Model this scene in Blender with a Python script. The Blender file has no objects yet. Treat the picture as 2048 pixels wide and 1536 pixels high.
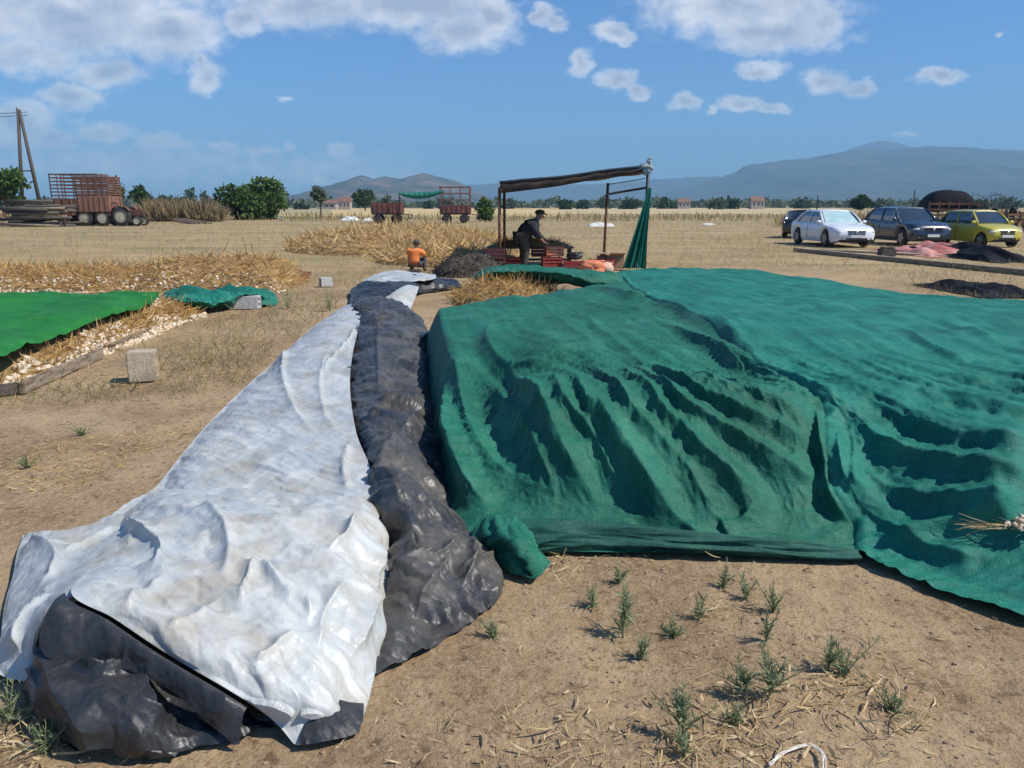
import bpy, bmesh, math, random
import numpy as np
from mathutils import Vector, Matrix

S = bpy.context.scene
COL = S.collection
R = math.radians
random.seed(7)
RNG = np.random.default_rng(11)

# ------------------------------------------------------------------ camera
F = 1550.0                      # focal length in pixels of the 2048 px wide photograph
CAM_H = 1.65
PITCH = math.atan((768 - 411) / F)
cam_data = bpy.data.cameras.new('camera')
cam_data.sensor_width = 36.0
cam_data.lens = F / 2048 * 36.0
cam_data.clip_start = 0.05
cam_data.clip_end = 60000
cam = bpy.data.objects.new('camera', cam_data)
COL.objects.link(cam)
cam.location = (0, 0, CAM_H)
cam.rotation_euler = (R(90) - PITCH, 0, 0)
S.camera = cam
S.render.resolution_x, S.render.resolution_y = 1024, 768

# ------------------------------------------------------------------ light, sky, exposure
S.view_settings.view_transform = 'Standard'
S.view_settings.look = 'None'
S.view_settings.gamma = 1.0
S.view_settings.exposure = 0.17
SUN_ELEV = R(50)
SUN_AZ = R(108)                 # clockwise from +Y (the way the camera looks): right, a little behind
sun_data = bpy.data.lights.new('sun', 'SUN')
sun_data.energy = 5.0
sun_data.angle = R(0.53)
sun_data.color = (1.0, 0.94, 0.84)
sun = bpy.data.objects.new('sun', sun_data)
COL.objects.link(sun)
sd = Vector((math.sin(SUN_AZ) * math.cos(SUN_ELEV), math.cos(SUN_AZ) * math.cos(SUN_ELEV), math.sin(SUN_ELEV)))
sun.rotation_euler = sd.to_track_quat('Z', 'Y').to_euler()
sun.location = (20, -6, 30)

def ray(u, v):
    a = (u - 1024) / F
    b = (768 - v) / F
    return (a, math.cos(PITCH) + b * math.sin(PITCH), -math.sin(PITCH) + b * math.cos(PITCH))

world = bpy.data.worlds.new('World')
S.world = world
world.use_nodes = True
wn, wl = world.node_tree.nodes, world.node_tree.links
wn.clear()

def build_world():
    out = wn.new('ShaderNodeOutputWorld')
    bg = wn.new('ShaderNodeBackground')
    bg.inputs['Strength'].default_value = 0.082
    sky = wn.new('ShaderNodeTexSky')
    sky.sky_type = 'NISHITA'
    sky.sun_disc = False
    sky.sun_elevation = SUN_ELEV
    sky.sun_rotation = SUN_AZ
    sky.air_density = 1.05
    sky.dust_density = 0.6
    sky.ozone_density = 4.5
    sky.altitude = 100
    tc = wn.new('ShaderNodeTexCoord')
    sep = wn.new('ShaderNodeSeparateXYZ')
    wl.new(tc.outputs['Generated'], sep.inputs[0])

    def math_node(op, a, b=None, clamp=False):
        n = wn.new('ShaderNodeMath')
        n.operation = op
        n.use_clamp = clamp
        for i, x in enumerate((a, b)):
            if x is None:
                continue
            if isinstance(x, (int, float)):
                n.inputs[i].default_value = x
            else:
                wl.new(x, n.inputs[i])
        return n.outputs[0]
    ysafe = math_node('MAXIMUM', sep.outputs['Y'], 0.02)
    a = math_node('DIVIDE', sep.outputs['X'], ysafe)
    b = math_node('DIVIDE', sep.outputs['Z'], ysafe)
    comb = wn.new('ShaderNodeCombineXYZ')
    wl.new(a, comb.inputs[0])
    wl.new(b, comb.inputs[1])
    # warp the cloud plane so that the outlines billow
    def noise(scale, detail, rough, off):
        mp = wn.new('ShaderNodeMapping')
        mp.inputs['Location'].default_value = off
        mp.inputs['Scale'].default_value = (1, 1.5, 1)
        wl.new(comb.outputs[0], mp.inputs[0])
        n = wn.new('ShaderNodeTexNoise')
        n.inputs['Scale'].default_value = scale
        n.inputs['Detail'].default_value = detail
        n.inputs['Roughness'].default_value = rough
        wl.new(mp.outputs[0], n.inputs['Vector'])
        return n
    def vmath(op, x, y):
        n = wn.new('ShaderNodeVectorMath')
        n.operation = op
        for i, q in enumerate((x, y)):
            if q is None:
                continue
            if isinstance(q, tuple):
                n.inputs[i].default_value = q
            else:
                wl.new(q, n.inputs[i])
        return n
    wob = noise(22, 5, 0.6, (3.1, 1.7, 0))
    w1 = vmath('SUBTRACT', wob.outputs['Color'], (0.5, 0.5, 0.5))
    w2 = vmath('MULTIPLY', w1.outputs[0], (0.050, 0.030, 0))
    pos = vmath('ADD', comb.outputs[0], w2.outputs[0])
    clouds = [  # u, v, rx, ry, strength
        (150, 30, 300, 85, 1.0), (330, 66, 130, 62, 1.0), (60, 105, 150, 48, .8), (480, 38, 50, 36, 1), (620, 5, 200, 52, .9),
        (830, 5, 190, 58, 1), (930, 58, 105, 46, 1), (985, 30, 52, 60, 1),
        (205, 146, 92, 30, 1), (95, 125, 120, 36, .6), (145, 197, 80, 27, 1), (40, 250, 95, 52, 1), (105, 280, 60, 24, .8),
        (405, 155, 40, 32, 1), (398, 122, 18, 18, 1), (200, 265, 66, 22, .75), (320, 282, 70, 20, .75), (440, 292, 40, 15, .7),
        (520, 302, 40, 16, .6), (575, 293, 18, 9, .6), (682, 307, 32, 16, .7), (575, 190, 20, 6, .6),
        (240, 325, 420, 52, .50), (620, 340, 260, 40, .38),
        (1085, 30, 32, 24, 1), (1112, 48, 20, 14, .9), (1232, 66, 42, 22, 1), (1162, 130, 26, 28, 1), (1238, 163, 46, 22, 1),
        (1278, 184, 26, 12, .9), (1362, 207, 36, 18, .9), (1488, 206, 52, 19, 1), (1540, 218, 36, 12, .9), (1428, 216, 14, 7, .7),
        (1490, 15, 210, 62, 1), (1545, 66, 150, 44, 1), (1650, 50, 46, 44, 1),
        (1522, 138, 54, 17, .95), (1655, 164, 48, 25, 1), (1716, 178, 38, 16, 1), (1880, 152, 54, 16, 1), (2001, 69, 14, 8, .8),
        (1820, 268, 30, 7, .4)]
    acc = None
    low = None
    for u, v, rx, ry, st in clouds:
        d = ray(u, v)
        c = vmath('SUBTRACT', pos.outputs[0], (d[0] / d[1], d[2] / d[1], 0))
        e = vmath('MULTIPLY', c.outputs[0], (F / rx / 1.16, F / ry / 1.16, 0))
        ln = vmath('LENGTH', e.outputs[0], None)
        m = math_node('MULTIPLY', math_node('SUBTRACT', 1.0, ln.outputs['Value']), st)
        acc = m if acc is None else math_node('MAXIMUM', acc, m)
    fine = noise(38, 6, 0.6, (0.3, 9.2, 0))
    fn = math_node('MULTIPLY', math_node('SUBTRACT', fine.outputs['Fac'], 0.5), 0.75)
    dens = math_node('ADD', acc, fn)
    mr = wn.new('ShaderNodeMapRange')
    mr.interpolation_type = 'SMOOTHSTEP'
    mr.inputs['From Min'].default_value = 0.0
    mr.inputs['From Max'].default_value = 0.64
    wl.new(dens, mr.inputs['Value'])
    front = math_node('GREATER_THAN', sep.outputs['Y'], 0.05)
    mask = math_node('MULTIPLY', math_node('MULTIPLY', mr.outputs[0], front), 0.86)
    # cloud colour: thick parts and undersides grey, rims bright
    mott = noise(14, 5, 0.6, (7.7, 2.2, 0))
    core = wn.new('ShaderNodeMapRange')
    core.inputs['From Min'].default_value = 0.1
    core.inputs['From Max'].default_value = 0.9
    wl.new(math_node('ADD', acc, math_node('MULTIPLY', math_node('SUBTRACT', mott.outputs['Fac'], 0.5), 1.6)), core.inputs['Value'])
    ramp = wn.new('ShaderNodeMix')
    ramp.data_type = 'RGBA'
    k = 1 / 0.082
    ramp.inputs['A'].default_value = (1.12 * k, 1.10 * k, 1.08 * k, 1)
    ramp.inputs['B'].default_value = (0.45 * k, 0.49 * k, 0.59 * k, 1)
    wl.new(core.outputs[0], ramp.inputs['Factor'])
    tint = wn.new('ShaderNodeMix')
    tint.data_type = 'RGBA'
    tint.blend_type = 'MULTIPLY'
    tint.inputs['Factor'].default_value = 1.0
    tint.inputs['B'].default_value = (0.66, 1.06, 1.50, 1)
    wl.new(sky.outputs[0], tint.inputs['A'])
    mix = wn.new('ShaderNodeMix')
    mix.data_type = 'RGBA'
    wl.new(mask, mix.inputs['Factor'])
    wl.new(tint.outputs['Result'], mix.inputs['A'])
    wl.new(ramp.outputs['Result'], mix.inputs['B'])
    wl.new(mix.outputs['Result'], bg.inputs['Color'])
    wl.new(bg.outputs[0], out.inputs['Surface'])
build_world()

# ------------------------------------------------------------------ helpers: projection, noise
def P(u, v, z=0.0):
    """the point of height z seen at pixel (u, v) of the photograph"""
    d = ray(u, v)
    t = (z - CAM_H) / d[2]
    return np.array((d[0] * t, d[1] * t, z))

def PY(u, v, y):
    """the point at distance y along the ray through pixel (u, v)"""
    d = ray(u, v)
    t = y / d[1]
    return np.array((d[0] * t, y, CAM_H + d[2] * t))

def _hash(ix, iy, seed):
    h = (ix.astype(np.int64) * 374761393 + iy.astype(np.int64) * 668265263 + seed * 982451653) & 0x7fffffff
    h = ((h ^ (h >> 13)) * 1274126177) & 0x7fffffff
    return (h ^ (h >> 16)) & 0xffff

def perlin(x, y, seed=0):
    x = np.asarray(x, float); y = np.asarray(y, float)
    ix = np.floor(x).astype(np.int64); iy = np.floor(y).astype(np.int64)
    fx = x - ix; fy = y - iy
    ux = fx * fx * fx * (fx * (fx * 6 - 15) + 10); uy = fy * fy * fy * (fy * (fy * 6 - 15) + 10)
    def g(dx, dy):
        a = _hash(ix + dx, iy + dy, seed) / 65536.0 * 2 * np.pi
        return np.cos(a) * (fx - dx) + np.sin(a) * (fy - dy)
    n0 = g(0, 0) * (1 - ux) + g(1, 0) * ux
    n1 = g(0, 1) * (1 - ux) + g(1, 1) * ux
    return (n0 * (1 - uy) + n1 * uy) * 1.5

def fbm(x, y, seed=0, oct=4, gain=0.5):
    s = 0; a = 1.0
    for i in range(oct):
        s = s + a * perlin(x * 2 ** i, y * 2 ** i, seed + i * 17)
        a *= gain
    return s

def crumple(x, y, seed=0, oct=3, gain=0.55):
    """creased sheet: sharp ridges and sharp valleys"""
    s = 0; a = 1.0
    wx = x + 0.35 * perlin(x * .7, y * .7, seed + 91); wy = y + 0.35 * perlin(x * .7 + 5, y * .7, seed + 92)
    for i in range(oct):
        n1 = np.abs(perlin(wx * 2 ** i, wy * 2 ** i, seed + i * 31))
        n2 = np.abs(perlin(wx * 2 ** i + 9.1, wy * 2 ** i + 3.3, seed + i * 31 + 7))
        s = s + a * (n2 - n1)
        a *= gain
    return s

def facet(x, y, seed=0, warp=.35):
    """flat facets meeting in straight creases: random heights on a warped triangular lattice"""
    x, y = x + warp * perlin(x * .6, y * .6, seed + 71) , y + warp * perlin(x * .6 + 4, y * .6, seed + 72)
    a = x + y * .577; b = y * 1.155
    i = np.floor(a).astype(np.int64); j = np.floor(b).astype(np.int64)
    fx = a - i; fy = b - j
    def hv(di, dj): return _hash(i + di, j + dj, seed) / 32768.0 - 1
    lo = hv(0, 0) * (1 - fx - fy) + hv(1, 0) * fx + hv(0, 1) * fy
    hi = hv(1, 1) * (fx + fy - 1) + hv(1, 0) * (1 - fy) + hv(0, 1) * (1 - fx)
    return np.where(fx + fy < 1, lo, hi)

def smooth(t):
    t = np.clip(t, 0, 1)
    return t * t * (3 - 2 * t)

# ------------------------------------------------------------------ helpers: materials
MATS = {}
def mat(name, c1, c2=None, rough=0.8, scale=6.0, detail=5, bump=0.0, bscale=None, metallic=0.0, c3=None, scale3=1.5,
        thr3=0.55, wid3=0.1, stretch=(1, 1, 1), spec=0.5, sheen=0.0, trans=0.0, coat=0.0, bdist=0.02, mix12=(0.35, 0.65)):
    if name in MATS:
        return MATS[name]
    m = bpy.data.materials.new(name)
    m.use_nodes = True
    n, l = m.node_tree.nodes, m.node_tree.links
    bs = n['Principled BSDF']
    bs.inputs['Roughness'].default_value = rough
    bs.inputs['Metallic'].default_value = metallic
    bs.inputs['Specular IOR Level'].default_value = spec
    if sheen:
        bs.inputs['Sheen Weight'].default_value = sheen
        bs.inputs['Sheen Roughness'].default_value = 0.4
    if coat:
        bs.inputs['Coat Weight'].default_value = coat
        bs.inputs['Coat Roughness'].default_value = 0.05
    tc = n.new('ShaderNodeTexCoord')
    mp = n.new('ShaderNodeMapping')
    mp.inputs['Scale'].default_value = stretch
    l.new(tc.outputs['Object'], mp.inputs[0])
    col = None
    if c2 is None:
        c2 = tuple(min(1, x * 1.18 + 0.004) for x in c1)
    no = n.new('ShaderNodeTexNoise')
    no.inputs['Scale'].default_value = scale
    no.inputs['Detail'].default_value = detail
    no.inputs['Roughness'].default_value = 0.62
    l.new(mp.outputs[0], no.inputs['Vector'])
    rp = n.new('ShaderNodeValToRGB')
    rp.color_ramp.elements[0].position = mix12[0]
    rp.color_ramp.elements[1].position = mix12[1]
    rp.color_ramp.elements[0].color = (*c1, 1)
    rp.color_ramp.elements[1].color = (*c2, 1)
    l.new(no.outputs['Fac'], rp.inputs[0])
    col = rp.outputs[0]
    if c3 is not None:
        n3 = n.new('ShaderNodeTexNoise')
        n3.inputs['Scale'].default_value = scale3
        n3.inputs['Detail'].default_value = 6
        n3.inputs['Roughness'].default_value = 0.65
        l.new(mp.outputs[0], n3.inputs['Vector'])
        mr = n.new('ShaderNodeMapRange')
        mr.inputs['From Min'].default_value = thr3 - wid3
        mr.inputs['From Max'].default_value = thr3 + wid3
        l.new(n3.outputs['Fac'], mr.inputs['Value'])
        mx = n.new('ShaderNodeMix')
        mx.data_type = 'RGBA'
        l.new(mr.outputs[0], mx.inputs['Factor'])
        l.new(col, mx.inputs['A'])
        mx.inputs['B'].default_value = (*c3, 1)
        col = mx.outputs['Result']
    l.new(col, bs.inputs['Base Color'])
    if bump:
        nb = n.new('ShaderNodeTexNoise')
        nb.inputs['Scale'].default_value = bscale or scale * 6
        nb.inputs['Detail'].default_value = 4
        l.new(mp.outputs[0], nb.inputs['Vector'])
        bp = n.new('ShaderNodeBump')
        bp.inputs['Strength'].default_value = bump
        bp.inputs['Distance'].default_value = bdist
        l.new(nb.outputs['Fac'], bp.inputs['Height'])
        l.new(bp.outputs[0], bs.inputs['Normal'])
    if trans:
        tr = n.new('ShaderNodeBsdfTranslucent')
        l.new(col, tr.inputs['Color'])
        ms = n.new('ShaderNodeMixShader')
        ms.inputs[0].default_value = trans
        l.new(bs.outputs[0], ms.inputs[1])
        l.new(tr.outputs[0], ms.inputs[2])
        l.new(ms.outputs[0], n['Material Output'].inputs['Surface'])
    MATS[name] = m
    return m

# ------------------------------------------------------------------ helpers: meshes
class MB:
    """collects shapes and links them as ONE mesh object"""
    def __init__(self):
        self.v = []; self.f = []
    def add(self, vs, fs):
        o = len(self.v)
        self.v.extend([tuple(map(float, p)) for p in vs])
        self.f.extend([tuple(i + o for i in q) for q in fs])
        return self
    def box(self, c, s, rot=None, taper=1.0):
        vs = []
        for z in (-.5, .5):
            k = taper if z > 0 else 1.0
            for x, y in ((-.5, -.5), (.5, -.5), (.5, .5), (-.5, .5)):
                p = Vector((x * s[0] * k, y * s[1] * k, z * s[2]))
                if rot is not None:
                    p = rot @ p
                vs.append((p.x + c[0], p.y + c[1], p.z + c[2]))
        return self.add(vs, [(0, 3, 2, 1), (4, 5, 6, 7), (0, 1, 5, 4), (1, 2, 6, 5), (2, 3, 7, 6), (3, 0, 4, 7)])
    def bbox(self, c, s, bev=0.01, rot=None):
        """box with bevelled edges"""
        bm = bmesh.new()
        bmesh.ops.create_cube(bm, size=1.0)
        for w in bm.verts:
            w.co = Vector((w.co.x * s[0], w.co.y * s[1], w.co.z * s[2]))
        bmesh.ops.bevel(bm, geom=list(bm.edges), offset=bev, segments=2, affect='EDGES')
        bm.verts.index_update()
        vs = []
        for w in bm.verts:
            p = w.co
            if rot is not None:
                p = rot @ p
            vs.append((p.x + c[0], p.y + c[1], p.z + c[2]))
        fs = [tuple(w.index for w in q.verts) for q in bm.faces]
        bm.free()
        return self.add(vs, fs)
    def tube(self, pts, r, n=8, cap=True):
        pts = [Vector(p) for p in pts]
        if isinstance(r, (int, float)):
            r = [r] * len(pts)
        vs = []
        up = Vector((0, 0, 1))
        prev = None
        for i, p in enumerate(pts):
            d = (pts[min(i + 1, len(pts) - 1)] - pts[max(i - 1, 0)]).normalized()
            if prev is None:
                ref = up if abs(d.z) < .9 else Vector((1, 0, 0))
                x = d.cross(ref).normalized()
            else:
                x = (prev - d * prev.dot(d)).normalized()
            prev = x
            y = d.cross(x)
            for k in range(n):
                a = 2 * math.pi * k / n
                q = p + (x * math.cos(a) + y * math.sin(a)) * r[i]
                vs.append(q)
        fs = []
        for i in range(len(pts) - 1):
            for k in range(n):
                a, b = i * n + k, i * n + (k + 1) % n
                fs.append((a, b, b + n, a + n))
        if cap:
            fs.append(tuple(range(n - 1, -1, -1)))
            fs.append(tuple((len(pts) - 1) * n + k for k in range(n)))
        return self.add(vs, fs)
    def wheel(self, c, r, w, axis='x', n=20, prof=None):
        """lathe round an axle; prof = list of (radius factor, offset factor)"""
        prof = prof or [(0.55, -.5), (.9, -.5), (1, -.36), (1, .36), (.9, .5), (.55, .5)]
        vs = []
        for k in range(n):
            a = 2 * math.pi * k / n
            for q, o in prof:
                t = (o * w, math.cos(a) * r * q, math.sin(a) * r * q)
                if axis == 'y':
                    t = (t[1], t[0], t[2])
                elif axis == 'z':
                    t = (t[1], t[2], t[0])
                vs.append((c[0] + t[0], c[1] + t[1], c[2] + t[2]))
        m = len(prof)
        fs = []
        for k in range(n):
            k2 = (k + 1) % n
            for j in range(m - 1):
                fs.append((k * m + j, k2 * m + j, k2 * m + j + 1, k * m + j + 1))
        return self.add(vs, fs)
    def blob(self, c, s, n=8, m=6, jit=0.0, seed=0):
        rr = random.Random(seed)
        vs = []
        for j in range(m + 1):
            th = math.pi * j / m
            for k in range(n):
                a = 2 * math.pi * k / n
                q = 1 + rr.uniform(-jit, jit)
                vs.append((c[0] + s[0] * math.sin(th) * math.cos(a) * q, c[1] + s[1] * math.sin(th) * math.sin(a) * q, c[2] + s[2] * math.cos(th) * q))
        fs = []
        for j in range(m):
            for k in range(n):
                a, b = j * n + k, j * n + (k + 1) % n
                fs.append((a, a + n, b + n, b))
        return self.add(vs, fs)
    def grid(self, G):
        """G: array rows x cols x 3"""
        rws, cls = G.shape[:2]
        fs = []
        for i in range(rws - 1):
            for j in range(cls - 1):
                a = i * cls + j
                fs.append((a, a + 1, a + cls + 1, a + cls))
        return self.add(G.reshape(-1, 3), fs)
    def build(self, name, material, parent=None, smooth_=False, loc=None):
        me = bpy.data.meshes.new(name)
        me.from_pydata(self.v, [], self.f)
        me.validate()
        if smooth_:
            me.polygons.foreach_set('use_smooth', [True] * len(me.polygons))
        me.materials.append(material)
        me.update()
        o = bpy.data.objects.new(name, me)
        COL.objects.link(o)
        if parent is not None:
            o.parent = parent
        if loc is not None:
            o.location = loc
        return o

def grid_obj(name, G, material, parent=None):
    rws, cls = G.shape[:2]
    me = bpy.data.meshes.new(name)
    idx = np.arange(rws * cls).reshape(rws, cls)
    q = np.stack([idx[:-1, :-1], idx[:-1, 1:], idx[1:, 1:], idx[1:, :-1]], -1).reshape(-1, 4)
    me.vertices.add(rws * cls)
    me.vertices.foreach_set('co', G.reshape(-1).astype(np.float32))
    me.loops.add(q.size)
    me.loops.foreach_set('vertex_index', q.reshape(-1).astype(np.int32))
    me.polygons.add(len(q))
    me.polygons.foreach_set('loop_start', np.arange(0, q.size, 4, dtype=np.int32))
    me.update(calc_edges=True)
    me.polygons.foreach_set('use_smooth', [True] * len(q))
    me.materials.append(material)
    me.update()
    o = bpy.data.objects.new(name, me)
    COL.objects.link(o)
    if parent is not None:
        o.parent = parent
    return o

def tag(o, label=None, cat=None, group=None, kind=None):
    if label: o['label'] = label
    if cat: o['category'] = cat
    if group: o['group'] = group
    if kind: o['kind'] = kind
    return o

def thing(name, label, cat, loc=(0, 0, 0), rotz=0.0, group=None):
    o = bpy.data.objects.new(name, None)
    COL.objects.link(o)
    o.empty_display_size = 0.2
    o.location = tuple(map(float, loc))
    o.rotation_euler = (0, 0, rotz)
    return tag(o, label, cat, group)

def copy_tree(o, parent=None):
    c = o.copy()
    COL.objects.link(c)
    c.parent = parent
    for ch in list(o.children):
        copy_tree(ch, c)
    return c

def spline(pts, n):
    """Catmull-Rom resampling of control points (k x d) to n points"""
    p = np.asarray(pts, float)
    k = len(p)
    e = np.vstack([2 * p[0] - p[1], p, 2 * p[-1] - p[-2]])
    t = np.linspace(0, k - 1, n)
    i = np.minimum(t.astype(int), k - 2)
    f = (t - i)[:, None]
    a, b, c, d = e[i], e[i + 1], e[i + 2], e[i + 3]
    return 0.5 * (2 * b + (c - a) * f + (2 * a - 5 * b + 4 * c - d) * f ** 2 + (3 * b - a - 3 * c + d) * f ** 3)

def poly_dist(x, y, pts):
    """distance, signed side (negative = right-hand side of travel) and run (0..1) along a polyline in plan"""
    pts = np.asarray(pts, float)
    seg = np.linalg.norm(np.diff(pts[:, :2], axis=0), axis=1)
    tot = seg.sum(); run0 = 0
    best = np.full(x.shape, 1e9); side = np.zeros(x.shape); run = np.zeros(x.shape)
    for i in range(len(pts) - 1):
        ax, ay = pts[i, :2]; dx, dy = pts[i + 1, :2] - pts[i, :2]
        L2 = dx * dx + dy * dy + 1e-12
        t = np.clip(((x - ax) * dx + (y - ay) * dy) / L2, 0, 1)
        ex, ey = x - ax - t * dx, y - ay - t * dy
        d = np.hypot(ex, ey)
        m = d < best
        best = np.where(m, d, best)
        side = np.where(m, np.sign(dx * ey - dy * ex), side)
        run = np.where(m, (run0 + t * seg[i]) / tot, run)
        run0 += seg[i]
    return best, side, run

def normals(G):
    du = np.gradient(G, axis=1); dv = np.gradient(G, axis=0)
    n = np.cross(du, dv)
    n /= np.linalg.norm(n, axis=-1, keepdims=True) + 1e-12
    n *= np.where(n[..., 2:3] < 0, -1, 1)
    return n

def loft(rows, nr, nc):
    """rows of (u, v, z) pixel-and-height controls -> smooth surface in the world"""
    rw = []
    for r in rows:
        rw.append(spline([P(*q) for q in r], nc))
    rw = np.array(rw)
    return np.stack([spline(rw[:, j], nr) for j in range(nc)], 1)
# ------------------------------------------------------------------ the ground
def ground_material():
    m = bpy.data.materials.new('dry_soil')
    m.use_nodes = True
    n, l = m.node_tree.nodes, m.node_tree.links
    bs = n['Principled BSDF']
    bs.inputs['Roughness'].default_value = 0.95
    bs.inputs['Specular IOR Level'].default_value = 0.15
    tc = n.new('ShaderNodeTexCoord')
    def noise(scale, detail=6, rough=0.6, stretch=(1, 1, 1), off=(0, 0, 0)):
        mp = n.new('ShaderNodeMapping')
        mp.inputs['Scale'].default_value = stretch
        mp.inputs['Location'].default_value = off
        l.new(tc.outputs['Object'], mp.inputs[0])
        q = n.new('ShaderNodeTexNoise')
        q.inputs['Scale'].default_value = scale
        q.inputs['Detail'].default_value = detail
        q.inputs['Roughness'].default_value = rough
        l.new(mp.outputs[0], q.inputs['Vector'])
        return q.outputs['Fac']
    def rng(x, a, b, c=0.0, d=1.0):
        q = n.new('ShaderNodeMapRange')
        q.interpolation_type = 'SMOOTHSTEP'
        for nm, val in (('From Min', a), ('From Max', b), ('To Min', c), ('To Max', d)):
            q.inputs[nm].default_value = val
        l.new(x, q.inputs['Value'])
        return q.outputs[0]
    def mix(fac, a, b):
        q = n.new('ShaderNodeMix')
        q.data_type = 'RGBA'
        if isinstance(fac, float): q.inputs['Factor'].default_value = fac
        else: l.new(fac, q.inputs['Factor'])
        for nm, x in (('A', a), ('B', b)):
            if isinstance(x, tuple): q.inputs[nm].default_value = (*x, 1)
            else: l.new(x, q.inputs[nm])
        return q.outputs['Result']
    def mul(a, b):
        q = n.new('ShaderNodeMath'); q.operation = 'MULTIPLY'
        l.new(a, q.inputs[0])
        if isinstance(b, float): q.inputs[1].default_value = b
        else: l.new(b, q.inputs[1])
        return q.outputs[0]
    sep = n.new('ShaderNodeSeparateXYZ')
    l.new(tc.outputs['Object'], sep.inputs[0])
    soil = mix(rng(noise(1.1, 7, .68), .40, .60), (.275, .185, .105), (.405, .288, .168))
    soil = mix(mul(rng(noise(34, 4, .7), .48, .68), .7), soil, (.45, .34, .22))
    soil = mix(mul(rng(noise(17, 5, .7, off=(4, 2, 0)), .53, .66), .75), soil, (.12, .078, .045))
    soil = mix(mul(rng(noise(75, 3, .7, off=(1, 8, 0)), .55, .66), .6), soil, (.11, .07, .04))
    soil = mix(mul(rng(noise(.35, 4, .6, off=(9, 2, 0)), .48, .66), .45), soil, (.47, .35, .22))
    # trodden straw bits on the nearer soil, more of it left of the tarps
    straw = rng(noise(26, 5, .75, (1, 2.2, 1), (8, 3, 0)), .55, .66)
    patch = rng(noise(.55, 4, .6, off=(1.7, 5.1, 0)), .42, .62)
    soil = mix(mul(mul(straw, patch), .55), soil, (.42, .29, .12))
    # farther off: thin dry grass, tan and olive
    far = rng(sep.outputs['Y'], 11.0, 26.0)
    grass = mix(rng(noise(.30, 5, .65, (.45, 1.6, 1)), .40, .60), (.325, .245, .120), (.430, .320, .175))
    grass = mix(mul(rng(noise(.16, 5, .65, (.5, 1.5, 1), (3, 11, 0)), .48, .62), .65), grass, (.175, .180, .085))
    grass = mix(mul(rng(noise(5, 5, .75, (.5, 1, 1)), .50, .66), .6), grass, (.46, .36, .20))
    grass = mix(mul(rng(noise(7, 5, .75, (.6, 1, 1), (5, 5, 0)), .54, .68), .55), grass, (.13, .115, .055))
    cover = rng(noise(.22, 6, .7, (.5, 1.2, 1), (20, 4, 0)), .44, .56)
    fac = mul(far, cover)
    fac2 = n.new('ShaderNodeMath'); fac2.operation = 'MAXIMUM'
    l.new(mul(fac, .95), fac2.inputs[0]); l.new(mul(far, .35), fac2.inputs[1])
    col = mix(fac2.outputs[0], soil, grass)
    l.new(col, bs.inputs['Base Color'])
    bp = n.new('ShaderNodeBump')
    bp.inputs['Strength'].default_value = .9
    bp.inputs['Distance'].default_value = .02
    add = n.new('ShaderNodeMath'); add.operation = 'ADD'
    l.new(noise(30, 6, .7), add.inputs[0]); l.new(noise(9, 6, .65), add.inputs[1])
    l.new(add.outputs[0], bp.inputs['Height'])
    l.new(bp.outputs[0], bs.inputs['Normal'])
    return m

def ground_z(x, y):
    near = np.exp(-np.maximum(y, 0) / 30.0)
    return (0.012 * fbm(x * 1.3, y * 1.3, 5, 3) + 0.009 * fbm(x * 6, y * 6, 9, 3) - 0.014) * near

def make_ground():
    ys = [-400, -120, -40, -12, -4, -1, 0, .6]
    y = 1.0
    while y < 24000:
        ys.append(y)
        y += max(0.03, y * 0.022)
    ys = np.array(ys)
    a = np.linspace(-1, 1, 330)
    a = np.sign(a) * np.abs(a) ** 1.25
    w = 3.0 + np.maximum(ys, 0) * 0.95 + np.where(ys < 0, np.abs(ys), 0)
    X = a[None, :] * w[:, None]
    Y = np.repeat(ys[:, None], len(a), 1)
    Z = ground_z(X, Y)
    o = grid_obj('ground', np.stack([X, Y, Z], -1), ground_material())
    tag(o, 'dry brown soil with straw and thin dead grass', kind='structure')
make_ground()
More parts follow.
